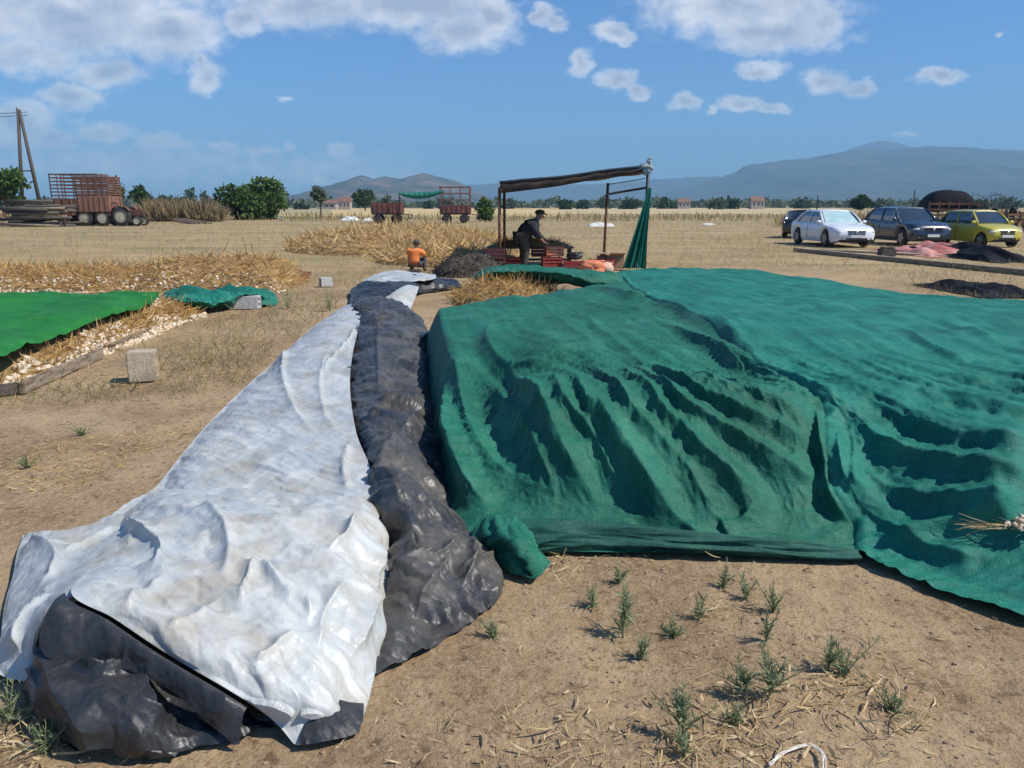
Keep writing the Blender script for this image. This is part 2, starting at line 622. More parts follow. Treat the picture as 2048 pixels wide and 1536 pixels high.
# ------------------------------------------------------------------ the heap under the green shade nets
def net_material(name, dark, light, pale):
    """woven shade cloth: fine grain along the weave, faded patches"""
    m = bpy.data.materials.new(name)
    m.use_nodes = True
    n, l = m.node_tree.nodes, m.node_tree.links
    bs = n['Principled BSDF']
    bs.inputs['Roughness'].default_value = 0.68
    bs.inputs['Specular IOR Level'].default_value = 0.35
    bs.inputs['Sheen Weight'].default_value = 0.05
    bs.inputs['Sheen Roughness'].default_value = 0.35
    bs.inputs['Sheen Tint'].default_value = (.35, .85, .72, 1)
    tc = n.new('ShaderNodeTexCoord')
    def noise(scale, stretch=(1, 1, 1), detail=4, rough=.6, rot=0):
        mp = n.new('ShaderNodeMapping')
        mp.inputs['Scale'].default_value = stretch
        mp.inputs['Rotation'].default_value = (0, 0, rot)
        l.new(tc.outputs['Object'], mp.inputs[0])
        q = n.new('ShaderNodeTexNoise')
        q.inputs['Scale'].default_value = scale
        q.inputs['Detail'].default_value = detail
        q.inputs['Roughness'].default_value = rough
        l.new(mp.outputs[0], q.inputs['Vector'])
        return q.outputs['Fac']
    def ramp(x, a, b, lo, hi):
        q = n.new('ShaderNodeMapRange')
        q.inputs['From Min'].default_value = a; q.inputs['From Max'].default_value = b
        q.inputs['To Min'].default_value = lo; q.inputs['To Max'].default_value = hi
        l.new(x, q.inputs['Value'])
        return q.outputs[0]
    def mix(fac, a, b):
        q = n.new('ShaderNodeMix'); q.data_type = 'RGBA'
        l.new(fac, q.inputs['Factor'])
        for nm, x in (('A', a), ('B', b)):
            if isinstance(x, tuple): q.inputs[nm].default_value = (*x, 1)
            else: l.new(x, q.inputs[nm])
        return q.outputs['Result']
    c = mix(ramp(noise(1.4), .35, .65, 0, 1), dark, light)
    c = mix(ramp(noise(150, (1, .35, 1), 2, .7, .35), .52, .68, 0, .55), c, pale)
    c = mix(ramp(noise(90, (.3, 1, 1), 2, .7, .35), .56, .72, 0, .45), c, tuple(x * .35 for x in dark))
    c = mix(ramp(noise(2.6, (1, 1, 1), 6, .7), .50, .70, 0, .45), c, pale)
    c = mix(ramp(noise(5.5, (.35, 1, 1), 5, .65, .6), .52, .70, 0, .40), c, tuple(x * .55 for x in dark))
    l.new(c, bs.inputs['Base Color'])
    bp = n.new('ShaderNodeBump')
    bp.inputs['Strength'].default_value = .5
    bp.inputs['Distance'].default_value = .006
    l.new(noise(170, (1, .4, 1), 2, .6, .35), bp.inputs['Height'])
    b2 = n.new('ShaderNodeBump')
    b2.inputs['Strength'].default_value = .5
    b2.inputs['Distance'].default_value = .02
    l.new(noise(14, (.35, 1, 1), 4, .55, .5), b2.inputs['Height'])
    l.new(bp.outputs[0], b2.inputs['Normal'])
    l.new(b2.outputs[0], bs.inputs['Normal'])
    tr = n.new('ShaderNodeBsdfTranslucent')
    l.new(c, tr.inputs['Color'])
    ms = n.new('ShaderNodeMixShader')
    ms.inputs[0].default_value = .03
    l.new(bs.outputs[0], ms.inputs[1]); l.new(tr.outputs[0], ms.inputs[2])
    l.new(ms.outputs[0], n['Material Output'].inputs['Surface'])
    return m

NET_GREEN = net_material('green_shade_cloth', (.003, .088, .054), (.008, .138, .088), (.060, .245, .165))
NET_TEAL = net_material('teal_shade_cloth', (.003, .115, .082), (.006, .170, .124), (.050, .285, .210))

FRONT = np.array([(-.30, 3.52), (.10, 3.50), (.8, 3.46), (1.35, 3.40), (1.63, 3.38), (1.85, 3.1), (2.08, 2.85), (2.5, 2.55), (3.4, 2.5), (9.5, 3.2)])
LEFT = np.array([(-.30, 3.52), (-.42, 4.3), (-.56, 5.3), (-.78, 7.0), (-.98, 8.6), (-1.08, 9.5)])
BACK = np.array([(-1.08, 9.5), (-.2, 10.6), (.6, 12.2), (1.2, 14.0), (1.9, 16.6), (2.4, 18.6)])
FAR = np.array([(2.4, 18.6), (4.2, 19.6), (6.0, 19.4)])
RIGHT = np.array([(6.0, 19.4), (6.9, 15.6), (6.75, 12.6), (6.7, 11.3), (7.3, 10.8), (9.5, 10.2)])

def base_h(x, y):
    dF, _, _ = poly_dist(x, y, FRONT)
    dL, _, _ = poly_dist(x, y, LEFT)
    dB, _, _ = poly_dist(x, y, BACK)
    dR, _, _ = poly_dist(x, y, np.vstack([RIGHT, [(9.5, 3.2)]]))
    dX, _, _ = poly_dist(x, y, FAR)
    def g(d, off, w, p=1.0):
        t = np.clip((d - off) / w, 0, 1)
        return (1 - (1 - t) ** 2) ** p
    wide = 0.95 + 0.45 * smooth((x - 1.2) / 1.5)
    tf = np.clip((dF - .12 - .07 * perlin(x * 1.7, y * .7, 63)) / wide, 0, 1)
    gf = (.55 * smooth(tf) + .45 * (1 - (1 - tf) ** 2))
    nearf = 1 - smooth((y - 4.6) / 2.5)
    gl_n = .40 * g(dL, 0, .22) + .60 * smooth((dL - .22 - .10 * (y - 3.6)) / .55)
    gl_f = .72 * g(dL, 0, .20) + .28 * g(dL, .1, 1.0)
    gl = np.clip(gl_n * nearf + gl_f * (1 - nearf), 0, 1)
    gb = g(dB, 0, .55)
    gr = g(dR, .05, .9)
    gx = g(dX, .05, 1.0)
    hp = .57 - .34 * smooth((y - 6.5) / 10.5) - .05 * smooth((x - 2) / 3)
    hp = hp + .05 * fbm(x * .55, y * .55, 21, 2) * smooth((y - 4) / 1.5)
    return hp * gf * gl * gb * gr * gx + .012

def on_heap(u, v):
    z = .3
    for _ in range(14):
        q = P(u, v, z)
        z = .5 * z + .5 * float(base_h(np.array([q[0]]), np.array([q[1]]))[0])
    return P(u, v, z)[:2]

# crests of the folds, traced top to bottom: points, height, width on the shaded (left) side, width on the lit side
FOLDS = [
    ([(876, 622), (888, 690), (915, 752), (958, 800)], .045, .07, .16),
    ([(868, 660), (886, 760), (905, 850), (925, 950), (950, 1040)], .05, .04, .09),
    ([(978, 640), (974, 690), (1000, 735), (1060, 742), (1130, 725)], .06, .07, .28),
    ([(905, 700), (928, 790), (955, 860), (1000, 935), (1080, 1000)], .060, .07, .08),
    ([(890, 760), (908, 850), (928, 920), (955, 985), (1000, 1035)], .05, .06, .07),
    ([(950, 730), (1000, 790), (1055, 850), (1100, 930), (1135, 1030)], .075, .09, .09),
    ([(1010, 730), (1075, 800), (1130, 875), (1165, 945), (1210, 1035)], .080, .08, .08),
    ([(1085, 745), (1150, 815), (1200, 885), (1235, 950), (1280, 1045)], .06, .06, .08),
    ([(1130, 740), (1195, 820), (1250, 890), (1300, 960), (1372, 1060)], .085, .08, .10),
    ([(1205, 800), (1235, 870), (1275, 940)], .025, .02, .04),
    ([(1180, 730), (1270, 815), (1340, 900), (1400, 970), (1450, 1060)], .06, .055, .10),
    ([(1230, 730), (1330, 815), (1385, 880), (1450, 950), (1560, 1030)], .075, .065, .10),
    ([(1270, 735), (1360, 800), (1430, 862), (1540, 925), (1670, 985)], .085, .06, .10),
    ([(1290, 725), (1390, 785), (1480, 840), (1570, 880), (1665, 915)], .070, .055, .10),
    ([(1320, 730), (1440, 785), (1540, 825), (1655, 855)], .04, .05, .12),
    ([(1405, 745), (1500, 790), (1640, 818)], .03, .04, .1),
    ([(1632, 800), (1654, 913), (1667, 1001), (1704, 1054)], .055, .03, .14),
    ([(1672, 840), (1690, 930), (1702, 1000)], .02, .02, .03),
    ([(1700, 850), (1716, 940), (1724, 1010)], .02, .02, .03),
    ([(1700, 820), (1760, 890), (1850, 935), (1950, 958), (2090, 975)], .085, .06, .14),
    ([(1690, 900), (1740, 960), (1820, 1000), (1930, 1020), (2060, 1030)], .06, .05, .10),
    ([(1720, 790), (1820, 850), (1930, 890), (2090, 915)], .05, .06, .14),
    ([(1800, 655), (1850, 690), (1937, 728)], .035, .05, .12),
    ([(1860, 632), (1920, 665), (2000, 690)], .03, .05, .12),
    ([(1560, 640), (1640, 700), (1760, 760), (1900, 800)], .02, .08, .2),
    ([(1288, 598), (1371, 636), (1440, 672)], .05, .06, .14),
    ([(1300, 640), (1360, 668), (1436, 700), (1500, 752)], .05, .05, .12),
    ([(1420, 640), (1480, 695), (1540, 746)], .04, .05, .1),
    ([(1380, 620), (1430, 650), (1475, 700)], .035, .05, .1),
    ([(1200, 575), (1240, 590), (1285, 598)], .06, .06, .12),
    ([(1180, 600), (1230, 618), (1300, 630)], .04, .06, .12),
    ([(1050, 600), (1120, 640), (1180, 690), (1240, 760)], .02, .06, .12),
    ([(1120, 600), (1200, 660), (1290, 740), (1340, 780)], .02, .06, .12),
    ([(1000, 660), (1080, 700), (1180, 730), (1320, 770)], .02, .06, .15),
    ([(1010, 1035), (1180, 1052), (1400, 1076), (1560, 1094), (1700, 1102)], .05, .05, .05),
    ([(1530, 1010), (1500, 1040), (1440, 1062)], .03, .03, .04),
    ([(1660, 1062), (1760, 1120), (1870, 1180), (2048, 1240)], .04, .05, .06),
    ([(1700, 1060), (1800, 1082), (1900, 1060), (2048, 1040)], .05, .05, .07),
    ([(1720, 1020), (1780, 1060), (1850, 1100), (1960, 1130)], .035, .04, .06),
]
FOLDS = [(np.array(spline([on_heap(*q) for q in t], 3 * len(t))), a, wl_, wr_) for t, a, wl_, wr_ in FOLDS]

def heap_h(x, y):
    h = base_h(x, y)
    tr = np.zeros(x.shape)
    for pts, a, wl_, wr_ in FOLDS:
        lo, hi = pts.min(0) - .9, pts.max(0) + .9
        m = (x > lo[0]) & (x < hi[0]) & (y > lo[1]) & (y < hi[1])
        if not m.any():
            continue
        d, sd_, run = poly_dist(x[m], y[m], pts)
        yc = pts[:, 1].mean()
        sc = 1.0 + max(0, (yc - 5)) * .12
        wv = wl_ * sc * .8
        dl = d + .006 * perlin(x[m] * 7, y[m] * 7, 77)
        grow = .45 + .85 * run
        wv = wv * grow
        w = np.where(sd_ < 0, wv, wr_ * sc * 1.1 * grow)
        prof = np.exp(-(np.abs(dl) / w) ** np.where(sd_ < 0, 1.35, 1.05)) - .12 * np.where(sd_ < 0, 1, 0) * np.exp(-((d - 2.2 * wv) / (1.1 * wv)) ** 2)
        taper = smooth(run / .62) * smooth((1 - run) / .12)
        tr[m] += a * 1.45 * prof * taper
    return h, tr

# direction in which the cloth runs, blended from the traced folds
_T = [(p_[:-1] * .5 + p_[1:] * .5, (p_[1:] - p_[:-1])) for p_, a_, l_, r_ in FOLDS if a_ >= .02]
_TP = np.concatenate([q[0] for q in _T]); _TD = np.concatenate([q[1] for q in _T])
_TD = _TD / (np.linalg.norm(_TD, axis=1, keepdims=True) + 1e-9)

class Field:
    """a function sampled once on a regular grid"""
    def __init__(self, h, x0, y0, step):
        self.h, self.x0, self.y0, self.k = h, x0, y0, 1 / step
    def __call__(self, x, y):
        h = self.h
        a = np.clip((x - self.x0) * self.k, 0, h.shape[1] - 1.001); b = np.clip((y - self.y0) * self.k, 0, h.shape[0] - 1.001)
        i = a.astype(int); j = b.astype(int); a = a - i; b = b - j
        return (h[j, i] * (1 - a) + h[j, i + 1] * a) * (1 - b) + (h[j + 1, i] * (1 - a) + h[j + 1, i + 1] * a) * b

def _flow():
    X_, Y_ = np.meshgrid(np.arange(-1.6, 10.1, .09), np.arange(2.3, 20.3, .09))
    vx = np.zeros(X_.shape); vy = np.zeros(X_.shape); ws = np.zeros(X_.shape)
    for (px, py), (dx, dy) in zip(_TP, _TD):
        w = 1 / (((X_ - px) ** 2 + (Y_ - py) ** 2) + .03) ** 1.6
        vx += w * dx; vy += w * dy; ws += w
    n = np.hypot(vx, vy) + 1e-9
    return Field(vx / n, -1.6, 2.3, .09), Field(vy / n, -1.6, 2.3, .09)
FLOW = _flow()

def drapery(x, y, k, length, seed, steps=9):
    """noise drawn out along the run of the cloth: long coherent folds"""
    acc = np.zeros(x.shape); wt = 0
    for sgn in (1, -1):
        px, py = x.copy(), y.copy()
        for i in range(steps):
            w = 1 - i / steps
            acc += w * perlin(px * k, py * k, seed); wt += w
            st = sgn * length / steps
            fx, fy = FLOW[0](px, py), FLOW[1](px, py)
            px = px + st * fx; py = py + st * fy
    return acc / wt * (2.0 + .9 * k * length / 4)

def heap_pts(x, y, extra=0.0):
    h, tr = heap_h(x, y)
    body = smooth((base_h(x, y) - .03) / .15)
    front = 1 - smooth((y - 4.5) / 2.2)
    d1 = drapery(x, y, 4.6, .95, 11, 9)
    d2 = drapery(x, y, 9.0, .80, 12, 8)
    d3 = drapery(x, y, 2.0, 1.6, 13, 7)
    f = np.clip(d1, -1.2, 1.4)
    d2 = np.clip(d2, -1.3, 1.3); c2 = .5 * (1 - np.minimum(np.abs(d2) * 1.4, 1.3)) + .5 * d2
    c4 = 1 - np.minimum(np.abs(drapery(x, y, 17, .70, 14, 7)) * 1.5, 1.3)
    f = (f + .5 * np.abs(f)) * (.013 + .030 * front) + (.6 * d2 + .4 * c2) * (.008 + .016 * front) + c4 * (.0035 + .003 * front) + d3 * (.026 - .004 * front)
    hem = (1 - body) * (.016 * np.clip(1 - np.abs(perlin(x * 2.2, y * 7, 51)) * 2.2, 0, 1) ** 1.5 + .008 * np.clip(1 - np.abs(perlin(x * 5, y * 16, 53)) * 2.2, 0, 1) ** 1.5)
    f = f * body + body * (.010 * fbm(x * 2.6, y * 2.2, 43, 2) + .0018 * fbm(x * 13, y * 9, 44, 2))
    z = np.maximum(h + tr + f + hem, .006) + extra
    # folds flop over towards the lower left
    lean = np.clip(f + tr, -.06, .16) * front * .75
    return x - lean * .8, y - lean * .55, z

SEAM = np.array([on_heap(1236, 548), on_heap(1288, 598), on_heap(1380, 640), on_heap(1450, 690), on_heap(1520, 750), on_heap(1640, 806),
                 on_heap(1656, 913), on_heap(1668, 1001), on_heap(1700, 1054), P(1700, 1112)[:2]])

def patch(lft, rgt, bot, top, ns, nt, ps=1.0, pt=1.0):
    """transfinite patch in plan; lft/rgt run bottom to top, bot/top run left to right"""
    s = np.linspace(0, 1, ns) ** ps
    t = np.linspace(0, 1, nt) ** pt
    def at(c, k):
        c = np.asarray(c, float)
        L = np.r_[0, np.cumsum(np.linalg.norm(np.diff(c, axis=0), axis=1))]
        L /= L[-1]
        return np.stack([np.interp(k, L, c[:, 0]), np.interp(k, L, c[:, 1])], -1)
    l_, r_, b_, t_ = at(lft, t), at(rgt, t), at(bot, s), at(top, s)
    s2, t2 = s[None, :, None], t[:, None, None]
    c00, c10, c01, c11 = l_[0], r_[0], l_[-1], r_[-1]
    return ((1 - s2) * l_[:, None] + s2 * r_[:, None] + (1 - t2) * b_[None] + t2 * t_[None]
            - ((1 - s2) * (1 - t2) * c00 + s2 * (1 - t2) * c10 + (1 - s2) * t2 * c01 + s2 * t2 * c11))

def make_nets():
    seam_up = SEAM[::-1]
    under = seam_up + np.array((.18, 0.0))
    split = int(np.argmin(np.hypot(*(FRONT - seam_up[0]).T)))
    fl = np.vstack([FRONT[:split], under[:1]])
    G2 = patch(LEFT, under[:-1], fl, np.vstack([BACK, under[-2:-1]]), 430, 560, 1.2, 1.45)
    x, y = G2[..., 0], G2[..., 1]
    x0, y0 = x, y
    x, y, z = heap_pts(x, y)
    e1 = poly_dist(x0, y0, under)[0]
    z -= .03 * np.exp(-(e1 / .08) ** 2)
    G3 = np.stack([x, y, z], -1)
    net = grid_obj('shade_net', G3, NET_GREEN)
    tag(net, 'dark green shade net draped in deep folds over the nearest heap beside the black plastic', 'net')
    fr = np.vstack([seam_up[:1], FRONT[split + 1:]])
    rg = np.vstack([FRONT[-1:], RIGHT[::-1][:-1], RIGHT[:1]])
    G2 = patch(seam_up, rg, fr, np.vstack([SEAM[:1], FAR]), 440, 520, 1.1, 1.6)
    x, y = G2[..., 0], G2[..., 1]
    x0, y0 = x, y
    x, y, z = heap_pts(x, y, .006)
    e = poly_dist(x0, y0, SEAM)[0]
    z += .024 * np.exp(-((e - .06) / .04) ** 2) - .026 * np.exp(-(e / .022) ** 2)
    G3 = np.stack([x, y, z], -1)
    net2 = grid_obj('shade_net', G3, NET_TEAL)
    tag(net2, 'bright teal shade net spread wide over the right-hand heap, its edge lapping the darker net', 'net')
    # the bunched tail of the net on the soil at the near left corner
    rows = [[(965, 1040, .13), (1000, 1035, .16), (1035, 1042, .14), (1062, 1060, .08)],
            [(950, 1075, .05), (1000, 1070, .15), (1040, 1078, .15), (1068, 1090, .05)],
            [(985, 1105, .02), (1018, 1100, .10), (1048, 1108, .11), (1080, 1115, .03)],
            [(1005, 1130, .01), (1030, 1128, .05), (1058, 1130, .06), (1086, 1132, .01)],
            [(1020, 1148, 0), (1042, 1150, .01), (1064, 1150, .01), (1084, 1146, 0)]]
    G = loft(rows, 60, 60)
    n = normals(G)
    a = G[..., 0] * 1.0
    d = .055 * np.abs(perlin(G[..., 0] * 13 + G[..., 1] * 3, G[..., 1] * 3.5, 3)) + .03 * perlin(G[..., 0] * 6, G[..., 1] * 5, 4) + .014 * crumple(G[..., 0] * 12, G[..., 1] * 9, 8, 2)
    G = G + n * d[..., None]
    grid_obj('bunched_corner', G, NET_GREEN, net)
    # hem turned back along the soil; shade of the underside painted into its colour
    hem = net_material('shaded_net_hem', (.006, .062, .046), (.012, .095, .070), (.05, .17, .13))
    rows = [[(1000, 1040, .13), (1100, 1036, .14), (1220, 1044, .13), (1350, 1058, .11), (1480, 1072, .09), (1600, 1084, .07), (1712, 1098, .04)],
            [(1000, 1056, .10), (1100, 1052, .12), (1220, 1058, .11), (1350, 1070, .10), (1480, 1082, .08), (1600, 1094, .06), (1716, 1104, .035)],
            [(1010, 1075, .06), (1100, 1074, .08), (1220, 1076, .07), (1350, 1084, .07), (1480, 1094, .055), (1600, 1104, .045), (1720, 1110, .03)],
            [(1020, 1094, .02), (1100, 1092, .04), (1220, 1090, .045), (1350, 1096, .05), (1480, 1104, .04), (1600, 1112, .03), (1722, 1116, .02)],
            [(1040, 1108, .004), (1100, 1106, .004), (1220, 1104, .004), (1350, 1106, .004), (1480, 1112, .004), (1600, 1118, .004), (1722, 1122, .004)]]
    G = loft(rows, 60, 320)
    q = np.linspace(0, 1, 320)[None, :]; p = np.linspace(0, 1, 60)[:, None]
    d = .016 * np.clip(1 - np.abs(perlin(q * 2.2, p * 2.6 + 1.2 * q, 5)) * 2.0, 0, 1) ** 1.5 + .006 * np.clip(1 - np.abs(perlin(q * 5, p * 5, 6)) * 2.0, 0, 1) + .004 * perlin(q * 16, p * 2, 7)
    G = G + normals(G) * (d * smooth(np.minimum(p, 1 - p) * 8))[..., None]
    G[..., 2] = np.maximum(G[..., 2], .005)
    grid_obj('turned_hem', G, hem, net)
make_nets()

# ------------------------------------------------------------------ silage plastic: white one side, black the other
def plastic(name, c1, c2, dirt, dirt_amt, rough, thr=.56, trans=0.0, spec=.5, crinkle=.5):
    m = bpy.data.materials.new(name)
    m.use_nodes = True
    n, l = m.node_tree.nodes, m.node_tree.links
    bs = n['Principled BSDF']
    bs.inputs['Roughness'].default_value = rough
    bs.inputs['Specular IOR Level'].default_value = spec
    tc = n.new('ShaderNodeTexCoord')
    def noise(scale, detail=5, rgh=.6, st=(1, 1, 1)):
        mp = n.new('ShaderNodeMapping'); mp.inputs['Scale'].default_value = st
        l.new(tc.outputs['Object'], mp.inputs[0])
        q = n.new('ShaderNodeTexNoise')
        q.inputs['Scale'].default_value = scale; q.inputs['Detail'].default_value = detail; q.inputs['Roughness'].default_value = rgh
        l.new(mp.outputs[0], q.inputs['Vector'])
        return q.outputs['Fac']
    def ramp(x, a, b, lo, hi):
        q = n.new('ShaderNodeMapRange')
        q.inputs['From Min'].default_value = a; q.inputs['From Max'].default_value = b
        q.inputs['To Min'].default_value = lo; q.inputs['To Max'].default_value = hi
        l.new(x, q.inputs['Value'])
        return q.outputs[0]
    def mix(fac, a, b):
        q = n.new('ShaderNodeMix'); q.data_type = 'RGBA'
        l.new(fac, q.inputs['Factor'])
        for nm, x in (('A', a), ('B', b)):
            if isinstance(x, tuple): q.inputs[nm].default_value = (*x, 1)
            else: l.new(x, q.inputs[nm])
        return q.outputs['Result']
    c = mix(ramp(noise(2.2), .4, .6, 0, 1), c1, c2)
    c = mix(ramp(noise(3.1, 7, .68), thr - .06, thr + .14, 0, dirt_amt), c, dirt)
    c = mix(ramp(noise(28, 5, .7, (1, .4, 1)), .58, .74, 0, dirt_amt * .8), c, dirt)
    l.new(c, bs.inputs['Base Color'])
    l.new(ramp(noise(4.5, 6, .65), .35, .65, rough - .08, min(1, rough + .2)), bs.inputs['Roughness'])
    bp = n.new('ShaderNodeBump'); bp.inputs['Strength'].default_value = .3; bp.inputs['Distance'].default_value = .014
    l.new(noise(26, 6, .6, (1, .6, 1)), bp.inputs['Height'])
    # crisp crinkles of stiff film
    nz = n.new('ShaderNodeTexNoise'); nz.inputs['Scale'].default_value = 5; nz.inputs['Detail'].default_value = 3
    l.new(tc.outputs['Object'], nz.inputs['Vector'])
    ad = n.new('ShaderNodeVectorMath'); ad.operation = 'MULTIPLY_ADD'
    ad.inputs[1].default_value = (.22, .22, .22)
    l.new(nz.outputs['Color'], ad.inputs[0]); l.new(tc.outputs['Object'], ad.inputs[2])
    prev = bp
    for sc_, dist_ in ((7.0, .030), (17.0, .012)):
        vo = n.new('ShaderNodeTexVoronoi'); vo.inputs['Scale'].default_value = sc_
        l.new(ad.outputs[0], vo.inputs['Vector'])
        b3 = n.new('ShaderNodeBump'); b3.inputs['Strength'].default_value = crinkle; b3.inputs['Distance'].default_value = dist_
        l.new(vo.outputs['Distance'], b3.inputs['Height']); l.new(prev.outputs[0], b3.inputs['Normal'])
        prev = b3
    l.new(prev.outputs[0], bs.inputs['Normal'])
    if trans:
        tr = n.new('ShaderNodeBsdfTranslucent'); l.new(c, tr.inputs['Color'])
        ms = n.new('ShaderNodeMixShader'); ms.inputs[0].default_value = trans
        l.new(bs.outputs[0], ms.inputs[1]); l.new(tr.outputs[0], ms.inputs[2])
        l.new(ms.outputs[0], n['Material Output'].inputs['Surface'])
    return m
WHITE_P = plastic('white_plastic', (.42, .45, .455), (.52, .535, .52), (.34, .29, .21), .66, .36, .52, crinkle=.26)
BLACK_P = plastic('black_plastic', (.018, .020, .024), (.030, .032, .036), (.085, .080, .072), .45, .36, .55)
GREY_P = plastic('dusty_black_plastic', (.032, .033, .036), (.060, .060, .060), (.150, .132, .105), .6, .38, .52)

def trace_3d(G, pts):
    """grid vertices nearest to pixels of the photograph"""
    cp, sp = math.cos(PITCH), math.sin(PITCH)
    y, z = G[..., 1], G[..., 2] - CAM_H
    dep = y * cp - z * sp
    up = y * sp + z * cp
    u = 1024 + F * G[..., 0] / dep
    v = 768 - F * up / dep
    out = []
    for a, b in pts:
        k = np.argmin((u - a) ** 2 + (v - b) ** 2)
        out.append(G.reshape(-1, 3)[k])
    return np.array(out)

def sheet(rows, nr, nc, folds=(), amp=.02, scale=4.0, st=(1, 1), seed=0, fine=.004, edge0=None, floor=.006, skew=0.0, end_fade=0.0):
    G = loft(rows, nr, nc)
    n = normals(G)
    x, y = G[..., 0], G[..., 1]
    d = np.zeros(x.shape)
    for t, a, wl_, wr_ in folds:
        q = spline(trace_3d(G, t), 4 * len(t))
        dd, sd_, run = poly_dist(x, y, q[:, :2])
        w = np.where(sd_ < 0, wl_, wr_)
        d += 1.15 * a * np.exp(-(dd / (.62 * w)) ** 1.0) * smooth(run / .2) * smooth((1 - run) / .2)
    xs, ys = x + skew * y, y
    d += amp * (.85 * facet(xs * scale * st[0], ys * scale * st[1], seed, .22) + .25 * perlin(xs * scale * .6 * st[0] + 3, ys * scale * .6 * st[1], seed + 2)
                + .50 * facet(xs * scale * 2.3 * st[0] + 5, ys * scale * 2.3 * st[1], seed + 9) + .28 * facet(xs * scale * 5.5 * st[0] + 5, ys * scale * 5.5 * st[1], seed + 19))
    d += fine * .6 * crumple(xs * scale * 3 * st[0], ys * scale * 3 * st[1], seed + 5, 2)
    k = np.linspace(0, 1, x.shape[1])[None, :]
    fade = smooth(np.minimum(k, 1 - k) / .07) * np.ones(x.shape)
    if end_fade:
        fade = fade * smooth((1 - np.linspace(0, 1, x.shape[0])) / end_fade)[:, None]
    G = G + n * (d * fade)[..., None]
    G[..., 2] = np.maximum(G[..., 2], floor)
    return G

